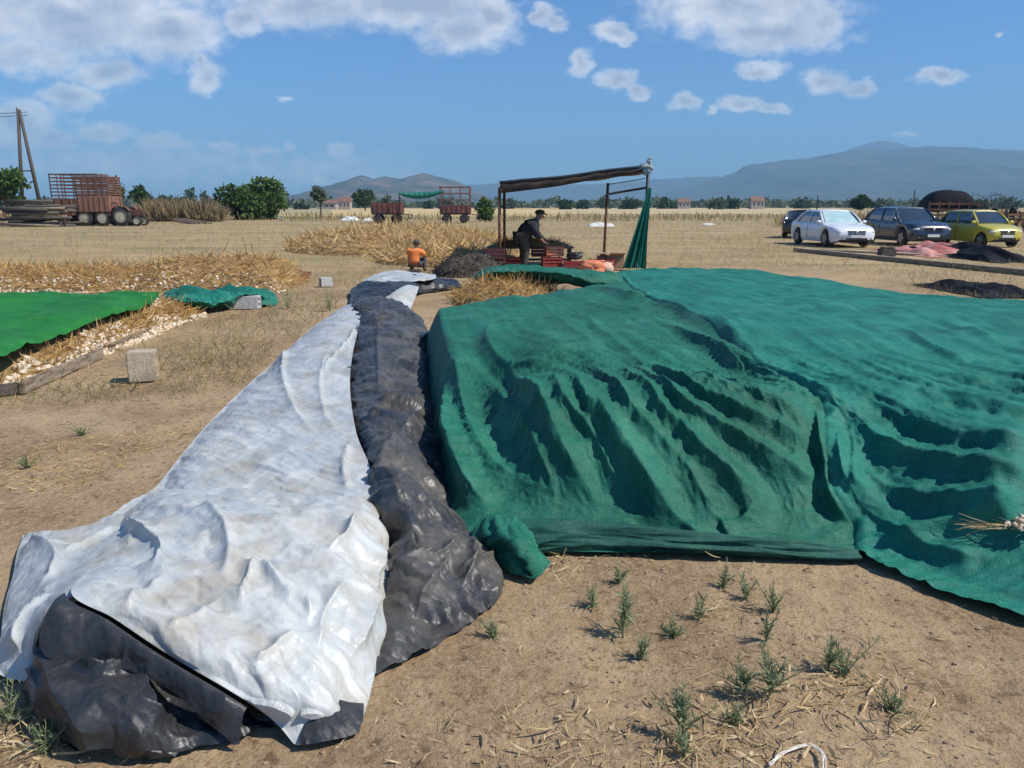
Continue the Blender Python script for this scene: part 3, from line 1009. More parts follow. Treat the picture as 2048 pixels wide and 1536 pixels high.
def make_tarps():
    tarp = thing('plastic_tarp', 'long white plastic tarp with its black underside turned out at the near end', 'tarp', P(500, 1100))
    off = np.array(tarp.location)
    rows = [[(694, 610, 0), (706, 606, .06), (714, 606, .10), (722, 612, .10)],
            [(630, 652, 0), (650, 640, .08), (685, 636, .16), (720, 642, .17)],
            [(560, 714, 0), (590, 700, .10), (640, 698, .18), (706, 704, .20)],
            [(488, 778, 0), (530, 768, .10), (600, 768, .17), (700, 772, .20)],
            [(420, 845, 0), (470, 835, .10), (570, 840, .16), (712, 862, .20)],
            [(366, 908, 0), (420, 895, .09), (550, 905, .15), (740, 935, .20)],
            [(312, 975, 0), (380, 960, .09), (540, 970, .15), (742, 1000, .20)],
            [(250, 1030, .0), (340, 1030, .08), (520, 1050, .12), (760, 1060, .16)]]
    folds = [([(570, 690), (566, 740), (580, 800), (610, 850), (650, 880)], .045, .10, .03),
             ([(655, 700), (640, 760), (650, 830), (690, 880)], .02, .06, .03),
             ([(715, 650), (690, 690), (660, 720), (640, 760)], .025, .03, .03),
             ([(700, 880), (690, 940), (700, 985)], .03, .03, .02),
             ([(480, 860), (540, 850), (600, 880)], .012, .03, .03),
             ([(420, 930), (500, 930), (600, 960)], .015, .03, .03)]
    G = sheet(rows, 260, 120, folds, .022, 3.2, (1.4, .6), 3, .004, skew=.5)
    grid_obj('long_strip', G - off, WHITE_P, tarp)
    # the near, thicker end lying over the strip
    rows = [[(236, 1040, .10), (330, 985, .19), (450, 975, .24), (580, 978, .26), (690, 1000, .25), (735, 1008, .21), (768, 1018, .13)],
            [(232, 1062, .12), (330, 1040, .24), (450, 1035, .28), (580, 1040, .29), (690, 1055, .27), (745, 1075, .20), (780, 1110, .06)],
            [(212, 1115, .22), (310, 1110, .28), (430, 1115, .30), (570, 1120, .29), (680, 1140, .25), (745, 1160, .15), (781, 1180, .02)],
            [(142, 1182, .34), (270, 1185, .31), (400, 1190, .30), (540, 1210, .28), (660, 1230, .22), (735, 1245, .12), (773, 1262, .01)],
            [(230, 1238, .29), (330, 1250, .28), (440, 1265, .27), (560, 1285, .24), (665, 1300, .17), (730, 1310, .08), (762, 1312, .005)],
            [(330, 1305, .22), (410, 1320, .22), (500, 1335, .21), (590, 1350, .18), (670, 1358, .12), (722, 1360, .05), (750, 1348, .005)],
            [(470, 1388, .14), (520, 1392, .14), (570, 1400, .13), (625, 1408, .11), (675, 1412, .07), (715, 1412, .03), (738, 1400, .003)],
            [(545, 1440, .05), (570, 1445, .05), (600, 1448, .05), (635, 1448, .04), (675, 1445, .03), (705, 1440, .02), (728, 1432, .003)],
            [(592, 1493, 0), (610, 1491, .004), (632, 1488, .004), (655, 1484, .004), (680, 1478, .004), (700, 1474, .002), (717, 1468, 0)]]
    folds = [([(240, 1040), (300, 1075), (325, 1105), (300, 1150)], .05, .03, .05),
             ([(400, 1010), (450, 1060), (455, 1120), (420, 1150)], .035, .035, .06),
             ([(705, 1040), (690, 1080), (650, 1110)], .06, .02, .05),
             ([(515, 1115), (560, 1170), (610, 1200), (625, 1240)], .045, .04, .035),
             ([(515, 1115), (490, 1160), (480, 1200)], .03, .03, .02),
             ([(440, 1180), (380, 1230), (330, 1270)], .02, .03, .03),
             ([(600, 1250), (540, 1290), (500, 1330)], .025, .03, .03),
             ([(690, 1160), (650, 1220), (640, 1290)], .03, .03, .03),
             ([(760, 1080), (750, 1160), (730, 1250), (700, 1330)], .03, .04, .02),
             ([(330, 1150), (280, 1180), (250, 1230)], .02, .03, .03)]
    G = sheet(rows, 230, 200, folds, .034, 3.8, (1, 1), 12, .004, end_fade=.35)
    G[-1, :, 2] = .006
    near_end = grid_obj('near_end', G - off, WHITE_P, tarp)
    LIP = G[:, 0].copy()
    # black hem turned down along the lip of the open end
    i0 = int(len(LIP) * .375)
    lip = LIP[i0:int(len(LIP) * .80)]
    k = len(lip)
    t = np.linspace(0, 1, k)
    dx = np.stack([-.03 - .03 * np.sin(t * 9), -.09 - .03 * np.sin(t * 6 + 1), np.zeros(k)], -1)
    st = np.linspace(0, 1, 26)[None, :, None]
    dx *= (1 - .55 * t)[:, None]
    H = lip[:, None] + np.array((-.012, -.014, .002)) + dx[:, None] * st
    H[..., 2] -= (.10 + .03 * np.sin(t * 7))[:, None] * st[..., 0] ** 1.2
    H[..., 2] += .030 * np.sin(st[..., 0] * math.pi) + st[..., 0] * (.018 * facet(H[..., 0] * 9, H[..., 1] * 9, 5) + .012 * facet(H[..., 0] * 22, H[..., 1] * 22, 6))
    H[..., 2] = np.maximum(H[..., 2], .01)
    grid_obj('black_hem', H - off, BLACK_P, tarp)
    # left wing of the white sheet
    rows = [[(46, 1072, .0), (100, 1062, .07), (170, 1052, .09), (240, 1018, .10), (318, 975, .05)],
            [(34, 1105, .02), (95, 1092, .13), (170, 1085, .11), (240, 1060, .13), (330, 1020, .17)],
            [(26, 1150, .03), (80, 1135, .12), (155, 1125, .15), (230, 1105, .20), (340, 1080, .22)],
            [(10, 1205, .02), (55, 1195, .10), (105, 1180, .20), (170, 1168, .30), (300, 1150, .24)],
            [(2, 1270, .03), (32, 1265, .10), (62, 1250, .16), (95, 1225, .26), (150, 1205, .26)],
            [(-4, 1320, .01), (20, 1325, .04), (48, 1330, .05), (75, 1300, .10), (90, 1270, .12)],
            [(-8, 1348, 0), (14, 1358, .005), (38, 1364, .0), (62, 1355, .03), (82, 1330, .05)]]
    folds = [([(60, 1080), (110, 1110), (105, 1150), (60, 1190)], .04, .04, .03),
             ([(230, 1050), (180, 1085), (120, 1110)], .03, .03, .03),
             ([(110, 1180), (60, 1240), (45, 1310)], .03, .03, .02)]
    G = sheet(rows, 120, 110, folds, .018, 4, (1, 1), 31, .004)
    grid_obj('side_wing', G - off, WHITE_P, tarp)
    # black underside bulging out of the open end
    flat = .82
    rows = [[(88, 1215, .27), (140, 1195, .30), (230, 1250, .24), (330, 1320, .16), (440, 1385, .08), (560, 1450, .02)],
            [(82, 1262, .22), (135, 1245, .18), (225, 1290, .12), (325, 1345, .06), (430, 1400, .02), (548, 1452, .012)],
            [(78, 1300, .18), (140, 1290, .22), (215, 1310, .20), (300, 1365, .10), (400, 1420, .02), (545, 1455, .012)],
            [(70, 1335, .11), (140, 1330, .22), (220, 1345, .21), (290, 1390, .13), (390, 1438, .02), (545, 1455, .010)],
            [(45, 1375, .03), (120, 1375, .16), (200, 1390, .20), (280, 1420, .16), (365, 1455, .06), (548, 1448, .008)],
            [(48, 1392, .0), (110, 1420, .08), (190, 1440, .14), (280, 1460, .13), (370, 1470, .06), (548, 1446, .006)],
            [(75, 1425, .0), (125, 1462, .02), (195, 1488, .05), (275, 1500, .06), (375, 1492, .03), (545, 1447, .004)],
            [(100, 1448, .0), (145, 1484, .0), (205, 1508, .0), (265, 1524, .0), (390, 1506, .0), (540, 1450, .0)]]
    rows = [[(u, v, z * flat) for u, v, z in r] for r in rows]
    folds = [([(130, 1205), (190, 1280), (260, 1360), (300, 1440), (310, 1510)], .06, .03, .05),
             ([(95, 1290), (130, 1360), (180, 1440), (240, 1515)], .05, .03, .05),
             ([(180, 1235), (260, 1320), (340, 1400), (430, 1475)], .05, .03, .04),
             ([(80, 1330), (95, 1380), (110, 1440)], .035, .03, .03),
             ([(300, 1310), (380, 1385), (450, 1430), (530, 1450)], .03, .03, .03),
             ([(150, 1330), (210, 1345), (280, 1350), (330, 1390)], .045, .025, .03),
             ([(240, 1400), (300, 1440), (365, 1450)], .04, .02, .03)]
    G = sheet(rows, 200, 200, folds, .028, 4.6, (1, 1), 44, .006, floor=.008)
    grid_obj('black_underside', G - off, BLACK_P, tarp)
    # turned-over corner, black side up
    rows = [[(628, 1392, .075), (660, 1396, .070), (700, 1405, .05), (728, 1410, .02)],
            [(618, 1422, .055), (655, 1426, .055), (696, 1432, .045), (727, 1438, .012)],
            [(606, 1458, .035), (645, 1458, .04), (690, 1456, .035), (722, 1456, .01)],
            [(594, 1494, .008), (635, 1488, .012), (680, 1480, .012), (718, 1470, .006)]]
    G = sheet(rows, 50, 50, [], .008, 9, (1, 1), 71, .003)
    G[..., 2] += .006
    grid_obj('turned_corner', G - off, BLACK_P, tarp)

    black = thing('plastic_tarp', 'dusty black plastic tarp crumpled in a strip between the white tarp and the green net', 'tarp', P(820, 1100))
    off = np.array(black.location)
    rows = [[(700, 596, .12), (735, 590, .18), (790, 600, .16), (826, 622, .12), (852, 652, .03)],
            [(698, 640, .13), (735, 640, .20), (790, 645, .20), (834, 660, .14), (864, 684, .02)],
            [(690, 700, .16), (735, 704, .22), (790, 706, .21), (838, 712, .15), (866, 732, .01)],
            [(684, 770, .17), (740, 775, .22), (796, 778, .22), (840, 784, .16), (868, 796, .01)],
            [(692, 850, .17), (745, 850, .23), (800, 850, .23), (842, 855, .16), (874, 868, .01)],
            [(716, 930, .17), (770, 926, .24), (825, 926, .22), (866, 930, .14), (896, 938, .01)],
            [(712, 1000, .17), (785, 996, .24), (840, 998, .20), (882, 1004, .12), (914, 1014, .01)],
            [(750, 1062, .10), (815, 1055, .21), (865, 1058, .17), (905, 1060, .10), (934, 1066, .01)],
            [(748, 1140, .06), (825, 1125, .16), (890, 1112, .12), (945, 1105, .08), (985, 1108, .01)],
            [(740, 1220, .03), (830, 1200, .09), (905, 1180, .07), (965, 1160, .04), (1006, 1152, .0)],
            [(730, 1290, .02), (800, 1270, .05), (880, 1245, .035), (950, 1215, .02), (1004, 1186, .0)],
            [(722, 1358, .0), (780, 1338, .01), (860, 1298, .01), (930, 1255, .005), (988, 1214, .0)]]
    folds = [([(757, 640), (755, 700), (758, 760), (748, 790)], .035, .02, .05),
             ([(760, 795), (800, 800), (850, 830)], .06, .06, .03),
             ([(770, 690), (820, 690), (860, 670)], .05, .06, .03),
             ([(700, 870), (740, 830), (770, 800)], .03, .03, .03),
             ([(845, 820), (800, 870), (770, 920), (755, 985)], .05, .03, .06),
             ([(790, 985), (800, 1010), (830, 1030)], .025, .02, .02),
             ([(930, 1085), (870, 1110), (800, 1160), (770, 1200)], .04, .03, .04),
             ([(935, 1085), (940, 1130), (920, 1180)], .045, .02, .03),
             ([(985, 1120), (950, 1130), (910, 1150)], .03, .02, .02),
             ([(900, 1110), (850, 1180), (830, 1230)], .025, .02, .03),
             ([(700, 610), (740, 630), (800, 640), (840, 650)], .05, .05, .05)]
    rows = [[(a[0][0], a[0][1], max(0, a[0][2] - .05))] + a[1:] for a in rows]
    G = sheet(rows, 330, 110, folds, .050, 4.4, (1, .8), 52, .006)
    grid_obj('crumpled_sheet', G - off, GREY_P, black)
    # bundle of the same plastic at the far end
    bundle = thing('plastic_tarp', 'black and white plastic bundled up at the far end of the long white tarp', 'tarp', P(790, 600))
    off = np.array(bundle.location)
    rows = [[(705, 575, .12), (745, 558, .22), (800, 556, .24), (850, 548, .26), (915, 560, .16)],
            [(700, 582, .10), (745, 572, .20), (800, 570, .22), (850, 562, .22), (922, 570, .08)],
            [(702, 592, .08), (745, 585, .16), (800, 582, .16), (850, 575, .12), (925, 576, .02)],
            [(700, 604, .04), (745, 604, .10), (790, 592, .10), (850, 585, .03), (920, 578, .0)]]
    G = sheet(rows, 50, 110, [], .05, 2.4, (1, .6), 61, .012)
    grid_obj('black_side', G - off, BLACK_P, bundle)
    rows = [[(728, 558, .16), (765, 546, .22), (820, 545, .24), (872, 549, .24)],
            [(730, 564, .18), (765, 556, .27), (820, 554, .29), (870, 557, .27)],
            [(745, 572, .17), (775, 566, .24), (820, 562, .26), (850, 562, .24)]]
    G = sheet(rows, 30, 60, [], .03, 2.4, (1, .6), 64, .008)
    grid_obj('white_side', G - off, WHITE_P, bundle)
    rows = [[(800, 578, .20), (815, 572, .22), (838, 576, .18)],
            [(780, 592, .16), (805, 590, .18), (832, 594, .10)],
            [(765, 602, .12), (800, 605, .10), (824, 614, .04)],
            [(800, 612, .03), (812, 620, .02), (820, 628, .01)]]
    G = sheet(rows, 30, 30, [], .02, 4, (1, .6), 67, .006)
    G[..., 2] += .02
    grid_obj('white_flap', G - off, WHITE_P, bundle)
make_tarps()
# ------------------------------------------------------------------ strips of straw, leaves (vectorised)
def island_mat(name, cols, rough=.8, trans=.25, spec=.3):
    """every leaf or stalk picks its own shade"""
    m = bpy.data.materials.new(name)
    m.use_nodes = True
    n, l = m.node_tree.nodes, m.node_tree.links
    bs = n['Principled BSDF']
    bs.inputs['Roughness'].default_value = rough
    bs.inputs['Specular IOR Level'].default_value = spec
    ge = n.new('ShaderNodeNewGeometry')
    rp = n.new('ShaderNodeValToRGB')
    el = rp.color_ramp.elements
    for i, c in enumerate(cols):
        p = i / max(1, len(cols) - 1)
        if i == 0: e = el[0]
        elif i == len(cols) - 1: e = el[-1]
        else: e = el.new(p)
        e.position = p
        e.color = (*c, 1)
    l.new(ge.outputs['Random Per Island'], rp.inputs[0])
    l.new(rp.outputs[0], bs.inputs['Base Color'])
    if trans:
        tr = n.new('ShaderNodeBsdfTranslucent'); l.new(rp.outputs[0], tr.inputs['Color'])
        ms = n.new('ShaderNodeMixShader'); ms.inputs[0].default_value = trans
        l.new(bs.outputs[0], ms.inputs[1]); l.new(tr.outputs[0], ms.inputs[2])
        l.new(ms.outputs[0], n['Material Output'].inputs['Surface'])
    return m

def mesh_np(name, V, Fq, material, parent=None):
    me = bpy.data.meshes.new(name)
    me.vertices.add(len(V))
    me.vertices.foreach_set('co', np.asarray(V, np.float32).reshape(-1))
    q = np.asarray(Fq, np.int32)
    me.loops.add(q.size)
    me.loops.foreach_set('vertex_index', q.reshape(-1))
    me.polygons.add(len(q))
    me.polygons.foreach_set('loop_start', np.arange(0, q.size, q.shape[1], dtype=np.int32))
    me.update(calc_edges=True)
    me.materials.append(material)
    o = bpy.data.objects.new(name, me)
    COL.objects.link(o)
    if parent is not None:
        o.parent = parent
    return o

def strips(p, d, ln, w, bend, rng, seg=2, tip=.25):
    """ribbons: start points, directions, lengths, widths, sideways bend -> verts, quads"""
    N = len(p)
    d = d / (np.linalg.norm(d, axis=1, keepdims=True) + 1e-9)
    rv = rng.normal(size=(N, 3))
    side = np.cross(d, rv); side /= np.linalg.norm(side, axis=1, keepdims=True) + 1e-9
    nor = np.cross(d, side)
    V = np.zeros((N, (seg + 1) * 2, 3))
    for i in range(seg + 1):
        t = i / seg
        c = p + d * (ln * t)[:, None] + nor * (bend * ln * t * t)[:, None]
        ww = (w * (1 - (1 - tip) * abs(2 * t - 1) ** 2))[:, None] * .5
        V[:, 2 * i] = c - side * ww
        V[:, 2 * i + 1] = c + side * ww
    base = (np.arange(N) * (seg + 1) * 2)[:, None]
    Q = []
    for i in range(seg):
        Q.append(base + np.array([2 * i, 2 * i + 1, 2 * i + 3, 2 * i + 2])[None])
    return V.reshape(-1, 3), np.concatenate(Q, 0)

STRAW = island_mat('dry_straw', [(.38, .23, .08), (.54, .36, .14), (.64, .47, .23), (.46, .27, .09), (.72, .57, .34)])
STRAW_PALE = island_mat('pale_straw', [(.40, .27, .12), (.55, .42, .22), (.66, .54, .33), (.48, .33, .15)])
RUSSET = island_mat('russet_stalks', [(.40, .21, .06), (.54, .32, .10), (.62, .42, .17), (.32, .16, .05), (.70, .54, .28)])
BULB = island_mat('garlic_skin', [(.56, .45, .31), (.68, .58, .44), (.46, .34, .21), (.72, .64, .50)], trans=0, rough=.6)
GRASS_DRY = island_mat('dead_grass', [(.34, .26, .12), (.48, .38, .19), (.42, .34, .16), (.30, .24, .11)])
GRASS_OLIVE = island_mat('olive_grass', [(.10, .125, .045), (.16, .17, .07), (.22, .20, .09), (.08, .10, .04)])
LEAF_DARK = island_mat('dark_leaves', [(.020, .045, .012), (.045, .085, .020), (.030, .060, .016), (.070, .110, .030)])
LEAF_MID = island_mat('green_leaves', [(.035, .075, .014), (.075, .135, .026), (.11, .17, .04), (.045, .09, .018)])
LEAF_GREY = island_mat('greyish_leaves', [(.060, .090, .050), (.10, .13, .075), (.13, .16, .09), (.08, .11, .06)])
LEAF_WEED = island_mat('weed_leaves', [(.14, .20, .09), (.22, .28, .15), (.30, .34, .20), (.18, .24, .11), (.40, .36, .20)])
BARK = mat('bark', (.06, .045, .03), (.12, .09, .065), .9, 8, bump=.4)

# ------------------------------------------------------------------ far land
FIELD = mat('golden_stubble', (.50, .36, .15), (.58, .44, .21), .9, .03, stretch=(1, 3, 1), c3=(.40, .30, .15), scale3=.02, thr3=.56)
def far_field(name, x0, x1, y0, y1, z, m, label):
    n = 40
    xs = np.linspace(0, 1, n)
    G = np.zeros((12, n, 3))
    for i, t in enumerate(np.linspace(0, 1, 12)):
        y = y0 + (y1 - y0) * t
        k = y / y0
        wob = 4 * perlin(xs * 6, np.full(n, t * 3), 71)
        G[i, :, 0] = (x0 + (x1 - x0) * xs) * k
        G[i, :, 1] = y + wob * (1 if i in (0, 11) else 0)
        G[i, :, 2] = z
    tag(grid_obj(name, G, m), label, kind='structure')
far_field('stubble_field', -33, 8, 112, 420, .02, FIELD, 'golden stubble field behind the trailers')
far_field('stubble_field', 9, 62, 150, 520, .035, mat('tan_stubble', (.42, .32, .16), (.50, .39, .21), .9, .04, stretch=(1, 3, 1)), 'tan stubble field beyond the canopy')
far_field('fallow_field', -95, -34, 150, 500, .05, mat('fallow_grass', (.30, .25, .12), (.38, .31, .16), .9, .04, stretch=(1, 3, 1)), 'dry fallow field on the left')

def ridge(name, sil, D, depth, m, label, seed, rough=.06):
    sil = np.array(sil, float)
    u = np.linspace(sil[0, 0], sil[-1, 0], 240)
    v = np.interp(u, sil[:, 0], sil[:, 1]) + 1.2 * fbm(u / 22, u * 0, seed, 3)
    top = np.array([PY(a, b, D) for a, b in zip(u, v)])
    nr = 40
    G = np.zeros((2 * nr - 1, len(u), 3))
    for i in range(2 * nr - 1):
        t = (i - (nr - 1)) / (nr - 1)
        s = 1 - abs(t)
        hgt = np.maximum(top[:, 2], 0) * (s ** 1.25)
        y = D + t * depth
        x = top[:, 0] * (1 + .0 * t)
        rel = fbm(x / (depth * .22), np.full_like(x, y / (depth * .22)), seed + 3, 5)
        hgt = hgt + np.maximum(top[:, 2], 1) * rough * 3 * rel * (s * (1 - s) * 2)
        G[i] = np.stack([x, np.full_like(x, y), hgt - 1.0], -1)
    o = grid_obj(name, G, m)
    tag(o, label, kind='structure')
HILL1 = mat('stony_hillside', (.045, .052, .04), (.16, .12, .09), .95, .004, detail=8, c3=(.03, .045, .03), scale3=.012, thr3=.5, mix12=(.4, .6))
HILL2 = mat('mountain_side', (.035, .048, .035), (.085, .085, .065), .95, .0012, detail=8, c3=(.025, .04, .028), scale3=.004, thr3=.5)
ridge('hills', [(560, 404), (585, 394), (640, 377), (690, 360), (722, 349), (748, 357), (772, 352), (800, 357), (826, 350), (848, 345), (872, 352), (912, 361), (945, 377), (990, 399), (1010, 406)], 2600, 900, HILL1, 'bare stony hill beyond the fields', 3)
ridge('mountain', [(1180, 408), (1290, 396), (1340, 383), (1400, 366), (1470, 345), (1490, 331), (1560, 321), (1620, 315), (1690, 303), (1740, 298), (1800, 299), (1850, 292), (1930, 294), (1990, 299), (2060, 301), (2300, 330), (2600, 400)], 4800, 2200, HILL2, 'long blue mountain on the right', 7, .08)
ridge('mountain', [(1560, 400), (1660, 316), (1700, 298), (1735, 287), (1766, 280), (1800, 287), (1850, 300), (2000, 400)], 6800, 900, HILL2, 'hazy peak behind the long mountain', 11, .03)
ridge('hills', [(560, 398), (700, 380), (900, 372), (1000, 366), (1100, 371), (1220, 366), (1330, 357), (1430, 352), (1600, 390)], 6200, 900, HILL2, 'pale far hills between the two mountains', 15, .03)

# ------------------------------------------------------------------ trees
def leaf_cloud(centres, radii, n, size, rng, squash=.8):
    k = len(centres)
    idx = rng.choice(k, n, p=np.asarray(radii) ** 2 / np.sum(np.asarray(radii) ** 2))
    dirs = rng.normal(size=(n, 3)); dirs /= np.linalg.norm(dirs, axis=1, keepdims=True)
    rad = (rng.random(n) ** .4)[:, None] * np.asarray(radii)[idx][:, None]
    p = np.asarray(centres)[idx] + dirs * rad * np.array((1, 1, squash))
    d = rng.normal(size=(n, 3)) + dirs * .8 + np.array((0, 0, -.2))
    ln = size * rng.uniform(.6, 1.3, n)
    return strips(p, d, ln, ln * .62, np.full(n, .2), rng, 1, 1.0)

TREE_N = [0]
def tree(name, label, x, y, h, w, leaf, n=1500, trunk_h=.3, seed=0, cat=None, group=None, bush=False, leaf_size=None, parts=True):
    TREE_N[0] += 1
    rng = np.random.default_rng(100 + TREE_N[0] * 7 + seed)
    t = thing(name, label, cat or name, (x, y, 0), 0, group)
    ch = h * (1 - trunk_h) if not bush else h
    cz = h - ch * .5
    k = 26
    cs, rs = [], []
    for i in range(k):
        d = rng.normal(size=3); d /= np.linalg.norm(d)
        q = rng.random() ** .5 * .72
        c = np.array((d[0] * w * .5 * q, d[1] * w * .42 * q, cz + d[2] * ch * .5 * q))
        if bush:
            c[2] = h * (.10 + .68 * abs(d[2]) * q / .72) if True else c[2]
        cs.append(c)
        rs.append(rng.uniform(.11, .21) * min(w, ch * 1.3))
    cs, rs = np.array(cs), np.array(rs)
    V, Q = leaf_cloud(cs, rs, n, leaf_size or max(.10, w * .055), rng)
    V[:, 2] = np.maximum(V[:, 2], .02)
    mesh_np('crown', V, Q, leaf, t)
    mb = MB()
    r0 = max(.05, h * .028)
    mb.tube([(0, 0, -.05), (.02 * h, 0, h * .25), (0, .02 * h, h * .55), (.01 * h, 0, h * .8)], [r0, r0 * .8, r0 * .5, r0 * .2], 8)
    for i in range(6):
        e = cs[rng.integers(k)]
        z0 = h * rng.uniform(.15, .45)
        mb.tube([(0, 0, z0), (e[0] * .5, e[1] * .5, (z0 + e[2]) * .5 + .03 * h), tuple(e)], [r0 * .5, r0 * .32, r0 * .1], 6)
    mb.build('trunk', BARK, t, True)
    return t

def at_px(u, base_y):
    d = ray(u, 411)
    return d[0] / d[1] * base_y
def hpx(px, y):
    return px / F * y

def make_trees():
    y = 96
    tree('tree', 'large rounded green tree standing alone left of the hills', at_px(508, y), y, hpx(104, y), hpx(176, y), LEAF_MID, 7500, bush=True, leaf_size=.38)
    tree('tree', 'leafy green tree cut by the left edge of the photo beside the utility pole', at_px(12, 92), 92, hpx(112, 92), hpx(105, 92), LEAF_MID, 3600, .15, leaf_size=.36)
    tree('shrub', 'yellowish green shrub behind the red trailer', at_px(232, 100), 100, hpx(92, 100), hpx(66, 100), island_mat('yellowish_leaves', [(.07, .10, .02), (.13, .15, .03), (.18, .18, .05)]), 1600, bush=True, leaf_size=.33)
    tree('tree', 'small dark tree right of the red trailer', at_px(284, 130), 130, hpx(66, 130), hpx(42, 130), LEAF_DARK, 1000, .1, leaf_size=.4)
    tree('tree', 'slender tree with a visible trunk in front of the bare hill', at_px(640, 105), 105, hpx(66, 105), hpx(36, 105), LEAF_GREY, 900, .42, leaf_size=.26)
    tree('tree', 'round dark tree in front of the bare hill beside small houses', at_px(730, 240), 240, hpx(46, 240), hpx(54, 240), LEAF_DARK, 900, .15, leaf_size=.8)
    tree('shrub', 'green shrub beside the right-hand cage trailer', at_px(970, 84), 84, hpx(60, 84), hpx(42, 84), LEAF_MID, 1200, bush=True, leaf_size=.24)
    tree('tree', 'dark round tree on the skyline above the navy car', at_px(1721, 180), 180, hpx(34, 180), hpx(50, 180), LEAF_DARK, 900, .1, leaf_size=.6)
    rows = [(600, 10, 26), (352, 26, 40), (380, 38, 34), (412, 38, 30), (330, 22, 30), (300, 26, 30), (770, 18, 40), (660, 14, 30), (688, 18, 12), (1016, 18, 36), (1130, 12, 30),
            (1165, 12, 34), (1212, 18, 40), (1258, 16, 44), (1330, 18, 50), (1432, 18, 44), (1462, 20, 40), (1604, 16, 46), (1762, 13, 40), 
            (855, 10, 30), (895, 12, 34), (560, 12, 30), (1960, 12, 50), (2020, 14, 50)]
    lab = {}
    for i, (u, hp, wp) in enumerate(rows):
        yy = 330 + (i * 37 % 90)
        where = 'left of the canopy' if u < 1000 else ('seen beneath the canopy roof' if u < 1290 else ('between the canopy and the white car' if u < 1600 else 'above the parked cars'))
        tree('tree', 'small dark tree in the far tree line, ' + where, at_px(u, yy), yy, hpx(hp + 9, yy), hpx(wp, yy), LEAF_DARK if i % 3 else LEAF_GREY, 260, .05,
             group='trees of the far line ' + where, bush=True, leaf_size=1.5)
    # the wood behind them, one dark mass
    rng = np.random.default_rng(5)
    n = 11000
    a = rng.uniform(-.75, .75, n)
    yy = rng.uniform(520, 640, n)
    hh = 4.2 + 3.6 * fbm(a * 30, a * 0, 9, 4)
    p = np.stack([a * yy, yy, rng.random(n) ** .7 * np.maximum(hh, 1.2)], -1)
    V, Q = strips(p, rng.normal(size=(n, 3)), rng.uniform(1.5, 3.2, n), rng.uniform(1.2, 2.2, n), np.full(n, .2), rng, 1, 1.0)
    tag(mesh_np('far_wood', V, Q, LEAF_GREY), 'low dark line of far-off trees along the horizon', 'wood', kind='stuff')
make_trees()

WALL_PALE = mat('pale_render', (.34, .29, .26), (.42, .37, .33), .9, .6)  # distance haze put into the wall colour
ROOF_TILE = mat('red_tiles', (.17, .09, .065), (.23, .125, .09), .85, 1.2)  # tile colour darkened and muted for haze too
PANE = mat('window_pane', (.03, .035, .04), (.05, .055, .06), .15, 1)
def house(label, u, y, w, h):
    t = thing('farm_house', label, 'house', (at_px(u, y), y, 0))
    MB().box((0, 0, h * .32), (w, w * .7, h * .64)).build('wall', WALL_PALE, t)
    r = MB()
    e, z0, z1, q = w * .54, h * .642, h, w * .40
    r.add([(-e, -q, z0), (e, -q, z0), (e, q, z0), (-e, q, z0), (-e * .9, 0, z1), (e * .9, 0, z1)], [(0, 1, 5, 4), (2, 3, 4, 5), (1, 2, 5), (3, 0, 4), (0, 3, 2, 1)])
    rf = r.build('roof', ROOF_TILE, t)
    MB().box((w * .2, w * .1, h * .98), (w * .06, w * .06, h * .2)).build('chimney', WALL_PALE, rf)
    for k in (-.28, .05, .32):
        MB().box((w * k, -w * .352, h * .36), (w * .11, .06, h * .22)).build('window', PANE, t)
house('small pale house with a red roof on the skyline left of the white car', 1513, 380, hpx(26, 380), hpx(24, 380))
house('low pinkish house with red roof in the far tree line right of the canopy', 1366, 400, hpx(24, 400), hpx(20, 400))
house('far pinkish farm house in front of the bare hill', 690, 330, hpx(24, 330), hpx(24, 330))
house('long low far house beside the round dark tree', 655, 360, hpx(36, 360), hpx(18, 360))

# ------------------------------------------------------------------ dry reeds and grass
def in_poly(x, y, poly):
    poly = np.asarray(poly)
    c = np.zeros(x.shape, bool)
    j = len(poly) - 1
    for i in range(len(poly)):
        xi, yi = poly[i]; xj, yj = poly[j]
        c ^= ((yi > y) != (yj > y)) & (x < (xj - xi) * (y - yi) / (yj - yi + 1e-12) + xi)
        j = i
    return c
HEAP_POLY = np.vstack([FRONT[:-1], [(9.5, 3.2), (9.5, 10.2)], RIGHT[::-1], FAR[::-1], BACK[::-1], LEFT[::-1]])
TARP_POLY = np.array([P(u, v)[:2] for u, v in [(690, 600), (560, 705), (420, 835), (300, 965), (30, 1060), (-15, 1200), (-15, 1365), (40, 1400), (100, 1460), (260, 1535), (560, 1500), (740, 1480), (770, 1360), (1010, 1200), (1010, 1140), (925, 1050), (880, 900), (870, 660), (930, 560), (760, 540)]])
def free(x, y):
    return ~(in_poly(x, y, HEAP_POLY) | in_poly(x, y, TARP_POLY))

